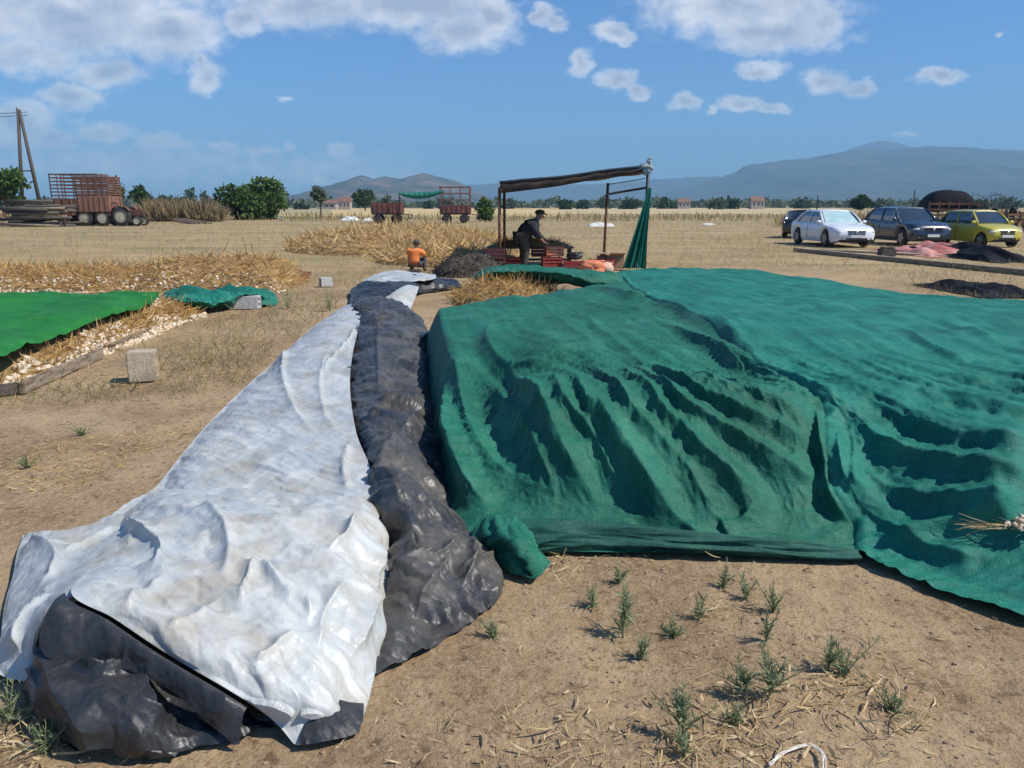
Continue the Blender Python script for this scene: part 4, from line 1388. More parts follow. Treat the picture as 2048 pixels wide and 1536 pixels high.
def scatter_grass():
    rng = np.random.default_rng(21)
    # reed bank on the left
    n = 5200
    a = rng.uniform(270, 462, n)
    yy = rng.uniform(82, 94, n)
    x = (a - 1024) / F * yy / math.cos(PITCH) * math.cos(PITCH)
    hh = (.9 + 1.5 * smooth((a - 270) / 60) * (1 - .45 * smooth((a - 410) / 50))) * rng.uniform(.35, 1.05, n) * (1 + .35 * perlin(a / 14, yy * .4, 3))
    p = np.stack([x, yy, np.zeros(n)], -1)
    d = np.stack([rng.normal(0, .45, n), rng.normal(0, .45, n), np.ones(n)], -1)
    V, Q = strips(p, d, hh, rng.uniform(.06, .18, n), rng.normal(0, .2, n), rng, 2, .3)
    tag(mesh_np('reed_bank', V, Q, island_mat('dead_reeds', [(.16, .11, .06), (.28, .20, .10), (.36, .27, .15), (.22, .15, .08), (.16, .16, .08)])), 'bank of tall dry reeds and scrub between the trailer and the big tree', 'reeds', kind='stuff')
    # verge of weeds before the golden field
    n = 9000
    yy = rng.uniform(84, 118, n)
    x = rng.uniform(-58, 58, n) * yy / 80
    keep = perlin(x * .12, yy * .2, 8) > -.25
    x, yy = x[keep], yy[keep]; n = len(x)
    p = np.stack([x, yy, np.zeros(n)], -1)
    d = np.stack([rng.normal(0, .3, n), rng.normal(0, .3, n), np.ones(n)], -1)
    V, Q = strips(p, d, rng.uniform(.2, .8, n) * (1 + .6 * perlin(x * .2, yy * .2, 2)), rng.uniform(.06, .16, n), rng.normal(0, .3, n), rng, 1, .4)
    tag(mesh_np('dry_verge', V, Q, island_mat('verge_weeds', [(.16, .14, .05), (.28, .22, .09), (.20, .19, .08), (.36, .28, .13)])), 'strip of dry weeds along the near side of the fields', 'weeds', kind='stuff')
    for name, m, n, seed, ln, lab, thr in (('dead_grass', GRASS_DRY, 90000, 3, .13, 'thin dead grass scattered over the open yard', -.05), ('green_grass', GRASS_OLIVE, 75000, 4, .12, 'patches of low greyish green grass in the open yard', .02)):
        rng = np.random.default_rng(seed)
        yy = 4.2 * (90 / 4.2) ** rng.random(n)
        x = rng.uniform(-.72, .72, n) * yy
        q = fbm(x * .22, yy * .35 + 7, seed * 13, 3) + .25 * perlin(x * 1.3, yy * 1.3, seed)
        keep = (q > thr + .35 * np.clip((13 - yy) / 6, 0, 1)) & free(x, yy) & ~((x > -.4) & (yy < 20) & (x < 8))
        x, yy = x[keep], yy[keep]; k = len(x)
        sc = .7 + .5 * rng.random(k) + yy / 60
        p = np.stack([x, yy, np.full(k, -.01)], -1)
        d = np.stack([rng.normal(0, .7, k), rng.normal(0, .7, k), np.full(k, .8)], -1)
        V, Q = strips(p, d, ln * sc * rng.uniform(.4, 1.2, k), .010 * sc ** 1.5, rng.normal(0, .4, k), rng, 1, .3)
        tag(mesh_np(name, V, Q, m), lab, 'grass', kind='stuff')
scatter_grass()
# ------------------------------------------------------------------ garlic laid out to dry
def stalk_mound(hfun, n, sampler, ln, w, rng, up=.35, lift=.0, azim=None, avoid=None):
    x, y = sampler(n)
    z = hfun(x, y)
    k = z > .01
    if avoid is not None:
        k &= ~in_poly(x, y, avoid)
    x, y, z = x[k], y[k], z[k]; n = len(x)
    p = np.stack([x, y, z * rng.uniform(.8, 1.0, n) + lift], -1)
    d = rng.normal(size=(n, 3)) * np.array((1, 1, .4)) + np.array((0, 0, up))
    if azim is not None:
        d += np.array(azim)
    L = ln * rng.uniform(.5, 1.3, n)
    return strips(p, d, L, w * rng.uniform(.6, 1.4, n), rng.normal(0, .35, n), rng, 2, .35)

def mound_mesh(hfun, x0, x1, y0, y1, nx, ny):
    X, Y = np.meshgrid(np.linspace(x0, x1, nx), np.linspace(y0, y1, ny))
    Z = hfun(X, Y)
    return np.stack([X, Y, np.where(Z > .004, Z, -.03)], -1)

def bulbs_np(pts, r, rng):
    """garlic bulbs: flattened bodies running out into a short neck"""
    prof = [(0, -.75), (.55, -.62), (.95, -.15), (.85, .35), (.35, .75), (.16, 1.25), (.12, 1.7)]
    m = 7
    V, Q = [], []
    n = len(pts)
    ax = rng.normal(size=(n, 3)); ax[:, 2] = np.abs(ax[:, 2]) * .5; ax /= np.linalg.norm(ax, axis=1, keepdims=True)
    rv = rng.normal(size=(n, 3))
    e1 = np.cross(ax, rv); e1 /= np.linalg.norm(e1, axis=1, keepdims=True)
    e2 = np.cross(ax, e1)
    R_ = r * rng.uniform(.75, 1.25, n)
    V = np.zeros((n, len(prof) * m, 3))
    for j, (pr, pz) in enumerate(prof):
        for k in range(m):
            a = 2 * math.pi * k / m
            V[:, j * m + k] = pts + (ax * pz + (e1 * math.cos(a) + e2 * math.sin(a)) * pr) * R_[:, None]
    base = (np.arange(n) * len(prof) * m)[:, None]
    for j in range(len(prof) - 1):
        for k in range(m):
            a, b = j * m + k, j * m + (k + 1) % m
            Q.append(base + np.array([a, b, b + m, a + m])[None])
    return V.reshape(-1, 3), np.concatenate(Q, 0)

HEAP_CORE = mat('straw_core', (.20, .12, .045), (.34, .22, .09), .95, 9, bump=.8, bscale=30)

def make_heaps():
    rng = np.random.default_rng(77)
    def uni(x0, x1, y0, y1):
        return lambda n: (rng.uniform(x0, x1, n), rng.uniform(y0, y1, n))
    # long windrow across the left, bulbs to the front
    def h1(x, y):
        yc = 16.3 + .12 * np.sin(x * 1.1)
        e = smooth((-4.55 - x) / .35)
        tall = .36 + .22 * smooth((x + 7.6) / .6) + .07 * fbm(x * .9, y * .9, 5, 3)
        return e * np.clip(1 - ((y - yc) / 1.15) ** 2, 0, 1) ** .7 * tall
    t = thing('garlic_windrow', 'long windrow of drying garlic with brown tops, across the left behind the bright net', 'garlic heap', (-8.5, 16.3, 0))
    off = np.array(t.location)
    grid_obj('heap_core', mound_mesh(h1, -16, -4.4, 14.9, 17.7, 160, 50) - off, HEAP_CORE, t)
    V, Q = stalk_mound(h1, 11000, uni(-13.5, -4.4, 15.1, 17.5), .28, .016, rng, .15)
    tag(mesh_np('dry_leaves', V - off, Q, RUSSET, t), kind='stuff')
    n = 700
    x = rng.uniform(-13, -4.5, n); y = rng.uniform(15.02, 15.6, n)
    pts = np.stack([x, y, h1(x, y) * .9 + rng.uniform(-.02, .03, n)], -1)
    V, Q = bulbs_np(pts, .032, rng)
    tag(mesh_np('bulbs', V - off, Q, BULB, t), kind='stuff')
    # the bed beside the plank, green net over it
    e = [P(u, v, .36) for u, v in [(-260, 800), (-120, 752), (0, 706), (60, 676), (130, 652), (200, 630), (262, 612), (318, 590)]]
    e = spline(e, 150)
    far = spline([P(-700, 640, .42), P(-500, 612, .42), P(-300, 596, .42), P(-100, 590, .42), P(50, 588, .42), P(170, 587, .42), P(260, 587, .40), P(319, 588, .37)], 150)
    net_poly = np.vstack([e[:, :2] - np.array((.06, 0)), far[::-1, :2]])
    def h2(x, y):
        d = -4.66 - .03 * (y - 8) - x + .05 * perlin(y * 2, x, 4)
        e = smooth((12.1 - y) / .5)
        return e * np.clip(d / .75, 0, 1) ** .75 * (.34 + .03 * fbm(x * 1.5, y * 1.5, 8, 2))
    t = thing('garlic_bed', 'bed of pale drying garlic bulbs along a plank, half under a bright green net', 'garlic heap', (-5.3, 9, 0))
    off = np.array(t.location)
    grid_obj('heap_core', mound_mesh(h2, -8.5, -4.5, 5.0, 12.3, 80, 130) - off, HEAP_CORE, t)
    def smp(n):
        return -4.58 - 1.3 * rng.random(n), rng.uniform(5.2, 12.2, n)
    V, Q = stalk_mound(h2, 9500, smp, .20, .013, rng, .22, avoid=net_poly)
    tag(mesh_np('dry_leaves', V - off, Q, RUSSET, t), kind='stuff')
    n = 1900
    y = rng.uniform(5.4, 11.9, n)
    x = -4.60 - .03 * (y - 8) - .62 * rng.random(n) ** 1.5
    k = (perlin(x * 1.5, y * 1.1, 17) + .9 * (x + 5.0) > -.02) & ~in_poly(x, y, net_poly)
    x, y = x[k], y[k]
    pts = np.stack([x, y, h2(x, y) + rng.uniform(-.03, .03, len(x))], -1)
    V, Q = bulbs_np(pts, .038, rng)
    tag(mesh_np('bulbs', V - off, Q, BULB, t), kind='stuff')
    # green net on the bed
    s = np.linspace(0, 1, 90)[:, None, None]
    G = e[None] * (1 - s) + far[None] * s
    x, y = G[..., 0], G[..., 1]
    G[..., 2] += .05 * perlin(x * 1.2, y * .8, 5) + .035 * np.clip(1 - np.abs(perlin(x * .8 + y * .5, y * 1.6, 6)) * 2, 0, 1) ** 2 + .01 * fbm(x * 5, y * 5, 3, 2)
    G[..., 2] -= (.07 * np.exp(-s / .03))[..., 0]
    bright = net_material('bright_green_cloth', (.006, .115, .014), (.012, .175, .022), (.04, .25, .06))
    tag(grid_obj('shade_net', G, bright), 'flat bright grass-green net spread over the garlic bed at the left edge', 'net')
    # crumpled teal net before the windrow
    rows = [[(322, 590, .10), (370, 576, .20), (430, 580, .22), (490, 578, .24), (545, 582, .16)],
            [(324, 596, .12), (370, 588, .26), (430, 592, .22), (490, 588, .24), (552, 592, .12)],
            [(328, 608, .06), (370, 604, .20), (430, 606, .16), (490, 602, .12), (556, 604, .04)],
            [(335, 618, .0), (375, 619, .01), (430, 620, .01), (490, 616, .0), (550, 612, .0)]]
    G = sheet(rows, 50, 120, [], .08, 3.2, (1, 1), 81, .02, floor=.008)
    tag(grid_obj('shade_net', G, NET_TEAL), 'small crumpled heap of dark teal net lying before the windrow beside a concrete block', 'net')
    # big heap behind the seated person
    def h3(x, y):
        q = ((x + 4.4) / 4.5) ** 2 + ((y - 32) / 6.0) ** 2
        b = np.clip(1 - q, 0, 1) ** .6 * (.78 + .12 * fbm(x * .5, y * .5, 6, 3))
        q2 = ((x + 1.9) / 2.3) ** 2 + ((y - 24.5) / 3.0) ** 2
        return np.maximum(b, np.clip(1 - q2, 0, 1) ** .6 * (.42 + .08 * fbm(x, y, 9, 2)))
    t = thing('garlic_heap', 'broad straw-coloured heap of drying garlic behind the person in orange', 'garlic heap', (-4, 29, 0))
    off = np.array(t.location)
    grid_obj('heap_core', mound_mesh(h3, -9.2, .8, 21.2, 38.3, 100, 120) - off, HEAP_CORE, t)
    def smp3(n):
        return rng.uniform(-9, .6, n), 21.5 + 15 * rng.random(n) ** 1.2
    V, Q = stalk_mound(h3, 15000, smp3, .40, .034, rng, .2)
    tag(mesh_np('dry_leaves', V - off, Q, STRAW, t), kind='stuff')
    # straw under the far edge of the dark net
    def h4(x, y):
        q = ((x + .1) / .95) ** 2 + ((y - 13.6) / 1.1) ** 2
        return np.clip(1 - q, 0, 1) ** .6 * .36
    t = thing('garlic_heap', 'small russet heap of garlic tops showing behind the far edge of the dark green net', 'garlic heap', (-.1, 13.6, 0))
    off = np.array(t.location)
    grid_obj('heap_core', mound_mesh(h4, -1.2, 1.0, 12.4, 14.8, 40, 40) - off, HEAP_CORE, t)
    V, Q = stalk_mound(h4, 2500, uni(-1.1, .9, 12.5, 14.7), .25, .014, rng, .5)
    tag(mesh_np('dry_leaves', V - off, Q, RUSSET, t), kind='stuff')
    # curled edge of net behind it
    rows = [[(948, 548, .34), (985, 536, .48), (1050, 534, .50), (1120, 538, .48), (1180, 545, .44), (1245, 545, .40)],
            [(946, 556, .30), (985, 543, .52), (1050, 541, .54), (1120, 546, .52), (1180, 552, .46), (1245, 552, .40)],
            [(952, 566, .22), (985, 554, .40), (1050, 554, .42), (1120, 560, .40), (1180, 566, .36), (1245, 566, .30)],
            [(962, 570, .10), (985, 566, .24), (1050, 566, .28), (1120, 570, .28), (1180, 578, .24), (1245, 578, .2)]]
    G = sheet(rows, 40, 140, [], .06, 2.6, (.7, 1), 85, .015)
    tag(grid_obj('shade_net', G, NET_GREEN), 'rolled-up band of green net behind the heap, at the feet of the standing person', 'net')
    # dark heap left of the crates
    def h5(x, y):
        q = ((x + 1.0) / .95) ** 2 + ((y - 19.2) / 1.0) ** 2
        return np.clip(1 - q, 0, 1) ** .55 * (.44 + .1 * fbm(x * 2, y * 2, 3, 2))
    t = thing('waste_heap', 'dark grey-brown heap of dry waste leaves left of the canopy post', 'heap', (-1.0, 19.2, 0))
    off = np.array(t.location)
    grid_obj('heap_core', mound_mesh(h5, -2.1, .1, 18.1, 20.3, 50, 50) - off, mat('dark_waste', (.030, .023, .018), (.085, .065, .050), .95, 8, bump=.8), t)
    V, Q = stalk_mound(h5, 1800, uni(-2.0, 0, 18.2, 20.2), .16, .022, rng, .05)
    tag(mesh_np('dry_leaves', V - off, Q, island_mat('grey_stalks', [(.06, .046, .033), (.11, .085, .065), (.035, .028, .02), (.17, .13, .10)]), t), kind='stuff')
    # little pile of bulbs on the hem of the teal net
    t = thing('garlic_pile', 'little pile of loose pale garlic bulbs on the near right hem of the teal net', 'garlic pile', P(2036, 1146))
    hz = heap_pts(np.array([t.location[0]]), np.array([t.location[1]]))[2][0] - .085
    t.location[2] = float(hz)
    off = np.array(t.location)
    n = 110
    a = rng.random(n) * 2 * math.pi; q = np.sqrt(rng.random(n)) * .075
    zz = .10 + .05 * (1 - q / .075) * rng.random(n)
    pts = np.stack([np.cos(a) * q * 1.3, np.sin(a) * q, zz], -1)
    V, Q = bulbs_np(pts, .011, rng)
    tag(mesh_np('bulbs', V, Q, BULB, t), kind='stuff')
    p = np.stack([rng.uniform(-.22, .02, 60), rng.normal(0, .02, 60), rng.uniform(.085, .10, 60)], -1)
    V, Q = strips(p, rng.normal(size=(60, 3)) * np.array((.3, .3, .1)) + np.array((-1, .1, 0)), rng.uniform(.05, .14, 60), np.full(60, .004), rng.normal(0, .1, 60), rng, 2, .4)
    tag(mesh_np('dry_stalks', V, Q, STRAW_PALE, t), kind='stuff')
make_heaps()

# ------------------------------------------------------------------ straw litter and weeds in the foreground
def make_litter():
    rng = np.random.default_rng(31)
    spots = [(1455, 1470, .20, 330), (1400, 1500, .16, 170), (1690, 1400, .14, 210), (1660, 1350, .12, 90), (1170, 1490, .13, 90), (1040, 1520, .16, 110), (90, 1460, .14, 170), (30, 1490, .15, 120),
             (1800, 1470, .05, 14), (1100, 1120, .14, 90), (960, 1100, .06, 30), (1420, 1220, .10, 50), (1500, 1530, .2, 130), (1800, 1380, .12, 20), (1310, 1115, .25, 50)]
    P_, D_, L_, W_ = [], [], [], []
    for u, v, s, n in spots:
        c = P(u, v)
        x = c[0] + rng.normal(0, s, n); y = c[1] + rng.normal(0, s * .8, n)
        P_.append(np.stack([x, y, np.full(n, .004) + rng.random(n) * .02], -1))
        a = rng.random(n) * 2 * math.pi
        D_.append(np.stack([np.cos(a), np.sin(a), rng.normal(.05, .15, n)], -1))
        L_.append(.015 + .085 * rng.random(n) ** 1.8); W_.append(.002 + .008 * rng.random(n) ** 2)
    n = 1900
    y = 2.0 + 7 * rng.random(n) ** 1.3; x = rng.uniform(-.72, .72, n) * y
    P_.append(np.stack([x, y, np.full(n, .003)], -1)); a = rng.random(n) * 6.28
    D_.append(np.stack([np.cos(a), np.sin(a), np.full(n, .04)], -1)); L_.append(rng.uniform(.015, .06, n)); W_.append(rng.uniform(.0015, .004, n))
    p = np.concatenate(P_); d = np.concatenate(D_); L = np.concatenate(L_); w = np.concatenate(W_)
    k = free(p[:, 0], p[:, 1])
    p, d, L, w = p[k], d[k], L[k], w[k]
    p[:, 2] += np.maximum(ground_z(p[:, 0], p[:, 1]), -.02)
    V, Q = strips(p, d, L, w, rng.normal(0, .35, len(p)), rng, 3, .3)
    V[:, 2] = np.maximum(V[:, 2], -.012)
    tag(mesh_np('straw_litter', V, Q, STRAW_PALE), 'pale straw and garlic leaf litter strewn over the bare soil', 'litter', kind='stuff')
    # litter on the path left of the tarp
    n = 16000
    y = 3.0 + 10 * rng.random(n) ** 1.2; x = rng.uniform(-.70, -.08, n) * y
    q = fbm(x * .8, y * .6, 41, 3)
    k = free(x, y) & (q > .0) & (x > -4.7 + .0 * y)
    x, y = x[k], y[k]; n = len(x)
    a = rng.random(n) * 6.28
    V, Q = strips(np.stack([x, y, ground_z(x, y) + .005], -1), np.stack([np.cos(a), np.sin(a), np.full(n, .08)], -1), rng.uniform(.02, .09, n), rng.uniform(.003, .007, n), rng.normal(0, .35, n), rng, 2, .3)
    tag(mesh_np('straw_litter', V, Q, STRAW), 'trodden russet straw over the path left of the white tarp', 'litter', kind='stuff')
    # clods and pebbles
    n = 2600
    y = 1.9 + 6 * rng.random(n) ** 1.5; x = rng.uniform(-.72, .72, n) * y
    k = free(x, y)
    x, y = x[k], y[k]
    m = MB()
    for i in range(len(x)):
        r = .003 + .007 * rng.random() ** 3
        m.blob((x[i], y[i], float(ground_z(x[i], y[i])) + r * .3), (r * 1.2, r, r * .7), 5, 3, .25, i)
    tag(m.build('soil_clods', mat('clod_soil', (.22, .15, .09), (.38, .28, .18), .95, 14)), 'small clods and pebbles on the bare soil', 'clods', kind='stuff')
make_litter()

STEM = mat('weed_stem', (.12, .15, .06), (.18, .20, .09), .8, 20)
def weed(label, u, v, hp, kind=0, seed=0):
    """an upright annual weed with narrow leaves; hp = height in pixels"""
    b = P(u, v)
    dist = math.sqrt(b[0] ** 2 + b[1] ** 2 + CAM_H ** 2)
    el = math.asin(CAM_H / dist)
    h = hp / F * dist / math.cos(el)
    rng = np.random.default_rng(900 + seed)
    t = thing('weed', label, 'weed', (b[0], b[1], float(ground_z(b[0], b[1])) - .003))
    ns = (4, 4, 7)[kind] + int(rng.integers(0, 3))
    mb = MB()
    pp, dd, ll = [], [], []
    for i in range(ns):
        lean = rng.normal(0, (.13, .34, .7)[kind], 2)
        hh = h * rng.uniform(.45, .95) if i else h
        org = np.zeros(3)
        if i and kind == 0:                      # side shoots leave the main stem part way up
            org = np.array((0, 0, h * rng.uniform(.08, .45)))
            hh = (h - org[2]) * rng.uniform(.45, .8)
            lean = rng.normal(0, .55, 2)
        pts = [org + np.array((lean[0] * hh * s ** 1.4, lean[1] * hh * s ** 1.4, hh * s * (1 - .1 * abs(lean[0])))) for s in (0, .33, .66, 1)]
        mb.tube(pts, [.0032, .0026, .002, .001], 5)
        m = int((64, 36, 24)[kind] * rng.uniform(.7, 1.2) * (.6 if i and kind == 0 else 1))
        s = rng.uniform(.04, 1.0, m) ** .85
        P_ = np.array(pts)
        base = np.stack([np.interp(s, (0, .33, .66, 1), P_[:, j]) for j in range(3)], -1)
        a = rng.random(m) * 6.28
        d = np.stack([np.cos(a), np.sin(a), rng.uniform(-.3, 1.6, m) + s * 1.2], -1)
        pp.append(base); dd.append(d); ll.append((.052 - .030 * s) * rng.uniform(.35, 1.25, m) * min(1.6, max(.8, h / .17)))
    mb.build('stem', STEM, t, True)
    p, d, L = np.concatenate(pp), np.concatenate(dd), np.concatenate(ll)
    V, Q = strips(p, d, L, L * .11 + .0007, rng.normal(.1, .35, len(p)), rng, 2, .25)
    mesh_np('foliage', V, Q, LEAF_WEED, t)
WEEDS = [
    ('small upright weed nearest the bunched net corner, casting a short shadow left', 1238, 1158, 38, 0),
    ('low bushy weed left of the tall weed, near the dark net edge', 1186, 1206, 40, 1),
    ('tall single-stemmed weed with a long shadow across the soil to its left', 1246, 1266, 90, 0),
    ('fan-shaped sprig right below the tall long-shadowed weed', 1284, 1310, 46, 1),
    ('tiny sprig lying low right of the fan-shaped sprig', 1344, 1264, 22, 2),
    ('greyish weed with a yellow tuft at its foot', 1398, 1232, 50, 1),
    ('bushy weed closest to the hem of the dark green net', 1444, 1172, 46, 1),
    ('thin sprig just right of the bushy weed by the hem', 1492, 1194, 42, 1),
    ('leaning two-tipped weed with a dark shadow at its base', 1546, 1224, 54, 1),
    ('loose spreading weed below the leaning one', 1532, 1280, 62, 1),
    ('slim weed left in the pair above the straw patch', 1491, 1392, 72, 0),
    ('taller weed right in the pair above the straw patch', 1540, 1392, 86, 0),
    ('dark green leafy weed among straw, rightmost tall weed', 1688, 1352, 66, 1),
    ('thin pale sprig beside the dark green leafy weed', 1655, 1345, 66, 0),
    ('low sprawling weed on bare soil, the rightmost of all', 1788, 1420, 42, 2),
    ('tall dense weed with a dark shadow at the left of the straw patch', 1366, 1468, 92, 0),
    ('lower weed with pale roots below the tall dense weed', 1368, 1504, 44, 1),
    ('small sprig in the middle of the straw patch', 1466, 1440, 36, 1),
    ('faint grey sprig on the bare soil near the black plastic', 988, 1272, 34, 1),
    ('tuft of weeds on the path at the left edge, above the white tarp', 55, 932, 34, 2),
    ('pair of low weeds on the trodden path', 165, 868, 26, 2),
    ('leafy green weeds growing at the far end of the white tarp', 575, 618, 62, 1),
    ('low green weeds against the far left edge of the white tarp', 660, 622, 50, 1),
    ('low green weed cut by the lower left corner beside the black plastic', 18, 1440, 60, 2),
    ('sprawling weed under the black plastic at the lower left', 90, 1500, 50, 2),
]
for i, (lb, u, v, hp_, kd) in enumerate(WEEDS):
    weed(lb, u, v, hp_, kd, i)

# white string on the soil
def make_string():
    mb = MB()
    c = [P(u, v) for u, v in [(1540, 1536), (1562, 1516), (1590, 1502), (1622, 1496), (1642, 1510), (1648, 1534), (1640, 1556), (1600, 1566)]]
    for j in range(5):
        r2 = random.Random(j)
        q = spline([p + np.array((r2.uniform(-.006, .006), r2.uniform(-.006, .006), .008 + r2.uniform(0, .006))) for p in c], 40)
        mb.tube([tuple(p) for p in q], .0022, 5)
    tag(mb.build('twine', mat('white_twine', (.55, .50, .42), (.68, .63, .55), .8, 60), None, True), 'loop of whitish twine on the soil at the bottom edge', 'twine')
make_string()
# ------------------------------------------------------------------ paint, metal, wood
def paint(name, c, rough=.35, coat=.6):
    return mat(name, c, tuple(x * 1.06 for x in c), rough, 3, coat=coat, c3=tuple(x * .75 + .05 for x in c), scale3=2.2, thr3=.68, wid3=.1)
RUBBER = mat('tyre_rubber', (.018, .018, .018), (.05, .047, .043), .9, 12)
ALLOY = mat('wheel_metal', (.30, .30, .31), (.42, .42, .43), .35, 6, metallic=.7)
GLASS_D = mat('car_glass', (.015, .022, .026), (.03, .04, .045), .06, 2, spec=.9, coat=.8)
GLASS_SKY = mat('windscreen_sunshade', (.34, .52, .52), (.50, .66, .64), .12, 2.5, coat=1.0)
LAMP_G = mat('headlamp_glass', (.45, .48, .50), (.60, .62, .64), .1, 12, coat=1.0)
BLACK_PL = mat('black_trim', (.012, .012, .013), (.025, .025, .026), .5, 9)
CHROME = mat('chrome', (.6, .6, .62), (.7, .7, .72), .18, 5, metallic=1.0)
PLATE_W = mat('plate_white', (.62, .62, .60), (.70, .70, .68), .5, 8)
RUST = mat('rusty_steel', (.10, .045, .025), (.22, .10, .055), .85, 7, c3=(.32, .16, .09), scale3=3, bump=.3)
RUST_RED = mat('faded_red_panel', (.12, .048, .034), (.19, .08, .055), .8, 1.8, c3=(.15, .075, .05), scale3=2.2, thr3=.52, bump=.2)
RUST_PALE = mat('faded_salmon_panel', (.20, .10, .065), (.30, .15, .10), .8, 1.8, c3=(.25, .12, .08), scale3=2.2, thr3=.55)
DARK_STEEL = mat('dark_steel', (.03, .028, .027), (.075, .06, .05), .8, 8)
RIM_CREAM = mat('cream_rim', (.45, .40, .30), (.58, .52, .40), .6, 6, c3=(.25, .17, .10), scale3=5, thr3=.62)
WOOD_OLD = mat('weathered_wood', (.22, .17, .12), (.36, .29, .21), .9, 5, stretch=(1.2, 1.2, 9), c3=(.12, .09, .06), scale3=3)
WOOD_DARK = mat('dark_timber', (.055, .045, .037), (.12, .10, .085), .9, 6, stretch=(1, 5, 5))
CONCRETE = mat('concrete_block', (.42, .34, .235), (.54, .45, .32), .95, 14, bump=.5, bscale=60, c3=(.30, .25, .18), scale3=6, thr3=.58)
CONCRETE_G = mat('grey_concrete_block', (.42, .41, .40), (.54, .53, .51), .95, 14, bump=.5, bscale=60)

# ------------------------------------------------------------------ cars
def car(label, loc, yaw, Lc, W, prof, cab, wheels, body_m, sunshade=False, light_dir=None, plate=True, hatch=False):
    """x forward. prof: (x, z top); cab: belt z, roof z, x of screen base, roof front, roof rear, rear base"""
    t = thing('parked_car', label, 'car', loc, yaw)
    r, xf, xr = wheels
    N = 64
    xs = np.linspace(-Lc / 2, Lc / 2, N)
    pz = np.array(prof)
    zt = np.interp(xs, pz[:, 0], pz[:, 1])
    k = np.minimum(xs + Lc / 2, Lc / 2 - xs)
    hw = W / 2 * (1 - .20 * np.clip(1 - k / .55, 0, 1) ** 2)
    sill = .20 + .12 * np.clip(1 - k / .4, 0, 1) ** 2
    arch = np.zeros(N)
    for xw in (xf, xr):
        q = (r * 1.18) ** 2 - (xs - xw) ** 2
        arch = np.maximum(arch, np.where(q > 0, np.sqrt(np.maximum(q, 0)) + r, 0))
    zb = np.maximum(sill, arch)
    zb = np.minimum(zb, zt - .10)
    G = np.zeros((N, 15, 3))
    for i in range(N):
        h, b, tp = hw[i], zb[i], zt[i]
        m = b + (tp - b) * .55
        half = [(h * .93, b), (h * .985, b + (m - b) * .4), (h, m), (h * .985, m + (tp - m) * .5), (h * .94, tp - .045), (h * .84, tp - .004), (h * .45, tp + .022)]
        full = half + [(0, tp + .028)] + [(-y, z) for y, z in reversed(half)]
        G[i] = [(xs[i], y, z) for y, z in full]
    mb = MB().grid(G)
    n0 = N * 15 - 15
    mb.f.append(tuple(range(14, -1, -1)))
    mb.f.append(tuple(n0 + j for j in range(15)))
    body = mb.build('body', body_m, t, True)
    MB().box((0, 0, .36), (Lc * .86, W * .70, .30)).build('underbody', BLACK_PL, t)
    # cabin of glass with painted roof and pillars
    belt, roof, x0, x1, x2, x3 = cab
    wb, wr = W / 2 * .90, W / 2 * .70
    n = 9
    s = np.linspace(0, 1, n)
    bx = x0 + (x3 - x0) * s
    tx = x1 + (x2 - x1) * s
    Gc = np.zeros((n, 10, 3))
    for i in range(n):
        row = []
        for y_s in (1, -1):
            pts = [(bx[i], wb * y_s, belt - .05), (bx[i] * .66 + tx[i] * .34, (wb * .70 + wr * .30) * y_s, belt + (roof - belt) * .36), (bx[i] * .30 + tx[i] * .70, (wb * .36 + wr * .64) * y_s, belt + (roof - belt) * .70), (tx[i], wr * y_s, roof - .03), (tx[i], wr * .6 * y_s, roof - .012)]
            row += pts if y_s == 1 else pts[::-1]
        Gc[i] = row
    mc = MB().grid(Gc)
    mc.f.append(tuple(range(10))); mc.f.append(tuple((n - 1) * 10 + j for j in range(9, -1, -1)))
    mc.build('cabin_glass', GLASS_D, t, True)
    # roof skin
    Gr = np.zeros((8, 9, 3))
    for i, q in enumerate(np.linspace(0, 1, 8)):
        xx = x1 + .05 + (x2 - x1 - .1) * q
        for j, y in enumerate(np.linspace(-1, 1, 9)):
            Gr[i, j] = (xx, y * (wr + .035), roof + .022 - .055 * abs(y) ** 3 - .02 * (2 * q - 1) ** 2)
    mr_ = MB().grid(Gr)
    G2 = Gr.copy(); G2[..., 2] -= .05
    mr_.grid(G2)
    for j in range(8):
        mr_.f.append((j + 1, j, 72 + j, 73 + j)); mr_.f.append((63 + j, 64 + j, 136 + j, 135 + j))
    for i in range(7):
        mr_.f.append((i * 9, (i + 1) * 9, 72 + (i + 1) * 9, 72 + i * 9)); mr_.f.append((i * 9 + 8, 72 + i * 9 + 8, 72 + (i + 1) * 9 + 8, (i + 1) * 9 + 8))
    mr_.build('roof', body_m, t, True)
    mid = (x0 + x3) / 2 + (.05 if not hatch else .0); midt = (x1 + x2) / 2
    for y_s in (1, -1):
        for q, (ba, ta, rad) in enumerate(((x0, x1, .045), (mid, midt, .035), (x3, x2, .06))):
            p = [(ba, (wb + .008) * y_s, belt - .03), (ba * .66 + ta * .34, (wb * .70 + wr * .30 + .010) * y_s, belt + (roof - belt) * .36), (ba * .30 + ta * .70, (wb * .36 + wr * .64 + .010) * y_s, belt + (roof - belt) * .70), (ta, (wr + .004) * y_s, roof - .035)]
            MB().tube(p, [rad, rad, rad * .85, .024], 8).build('pillar', body_m, t, True)
    # windscreen
    e = .012
    q0, q1 = .06, .93
    def ws(u_, v_):
        xx = x0 + (x1 - x0) * v_; zz = belt - .02 + (roof - .03 - belt + .02) * v_
        yy = (wb + (wr - wb) * v_) * (2 * u_ - 1)
        return (xx + e, yy, zz + e)
    Gw = np.array([[ws(u_, v_) for u_ in np.linspace(q0, 1 - q0, 7)] for v_ in np.linspace(.08, q1, 5)])
    Gw[..., 0] += .05 * (1 - (2 * np.linspace(q0, 1 - q0, 7) - 1) ** 2)[None]
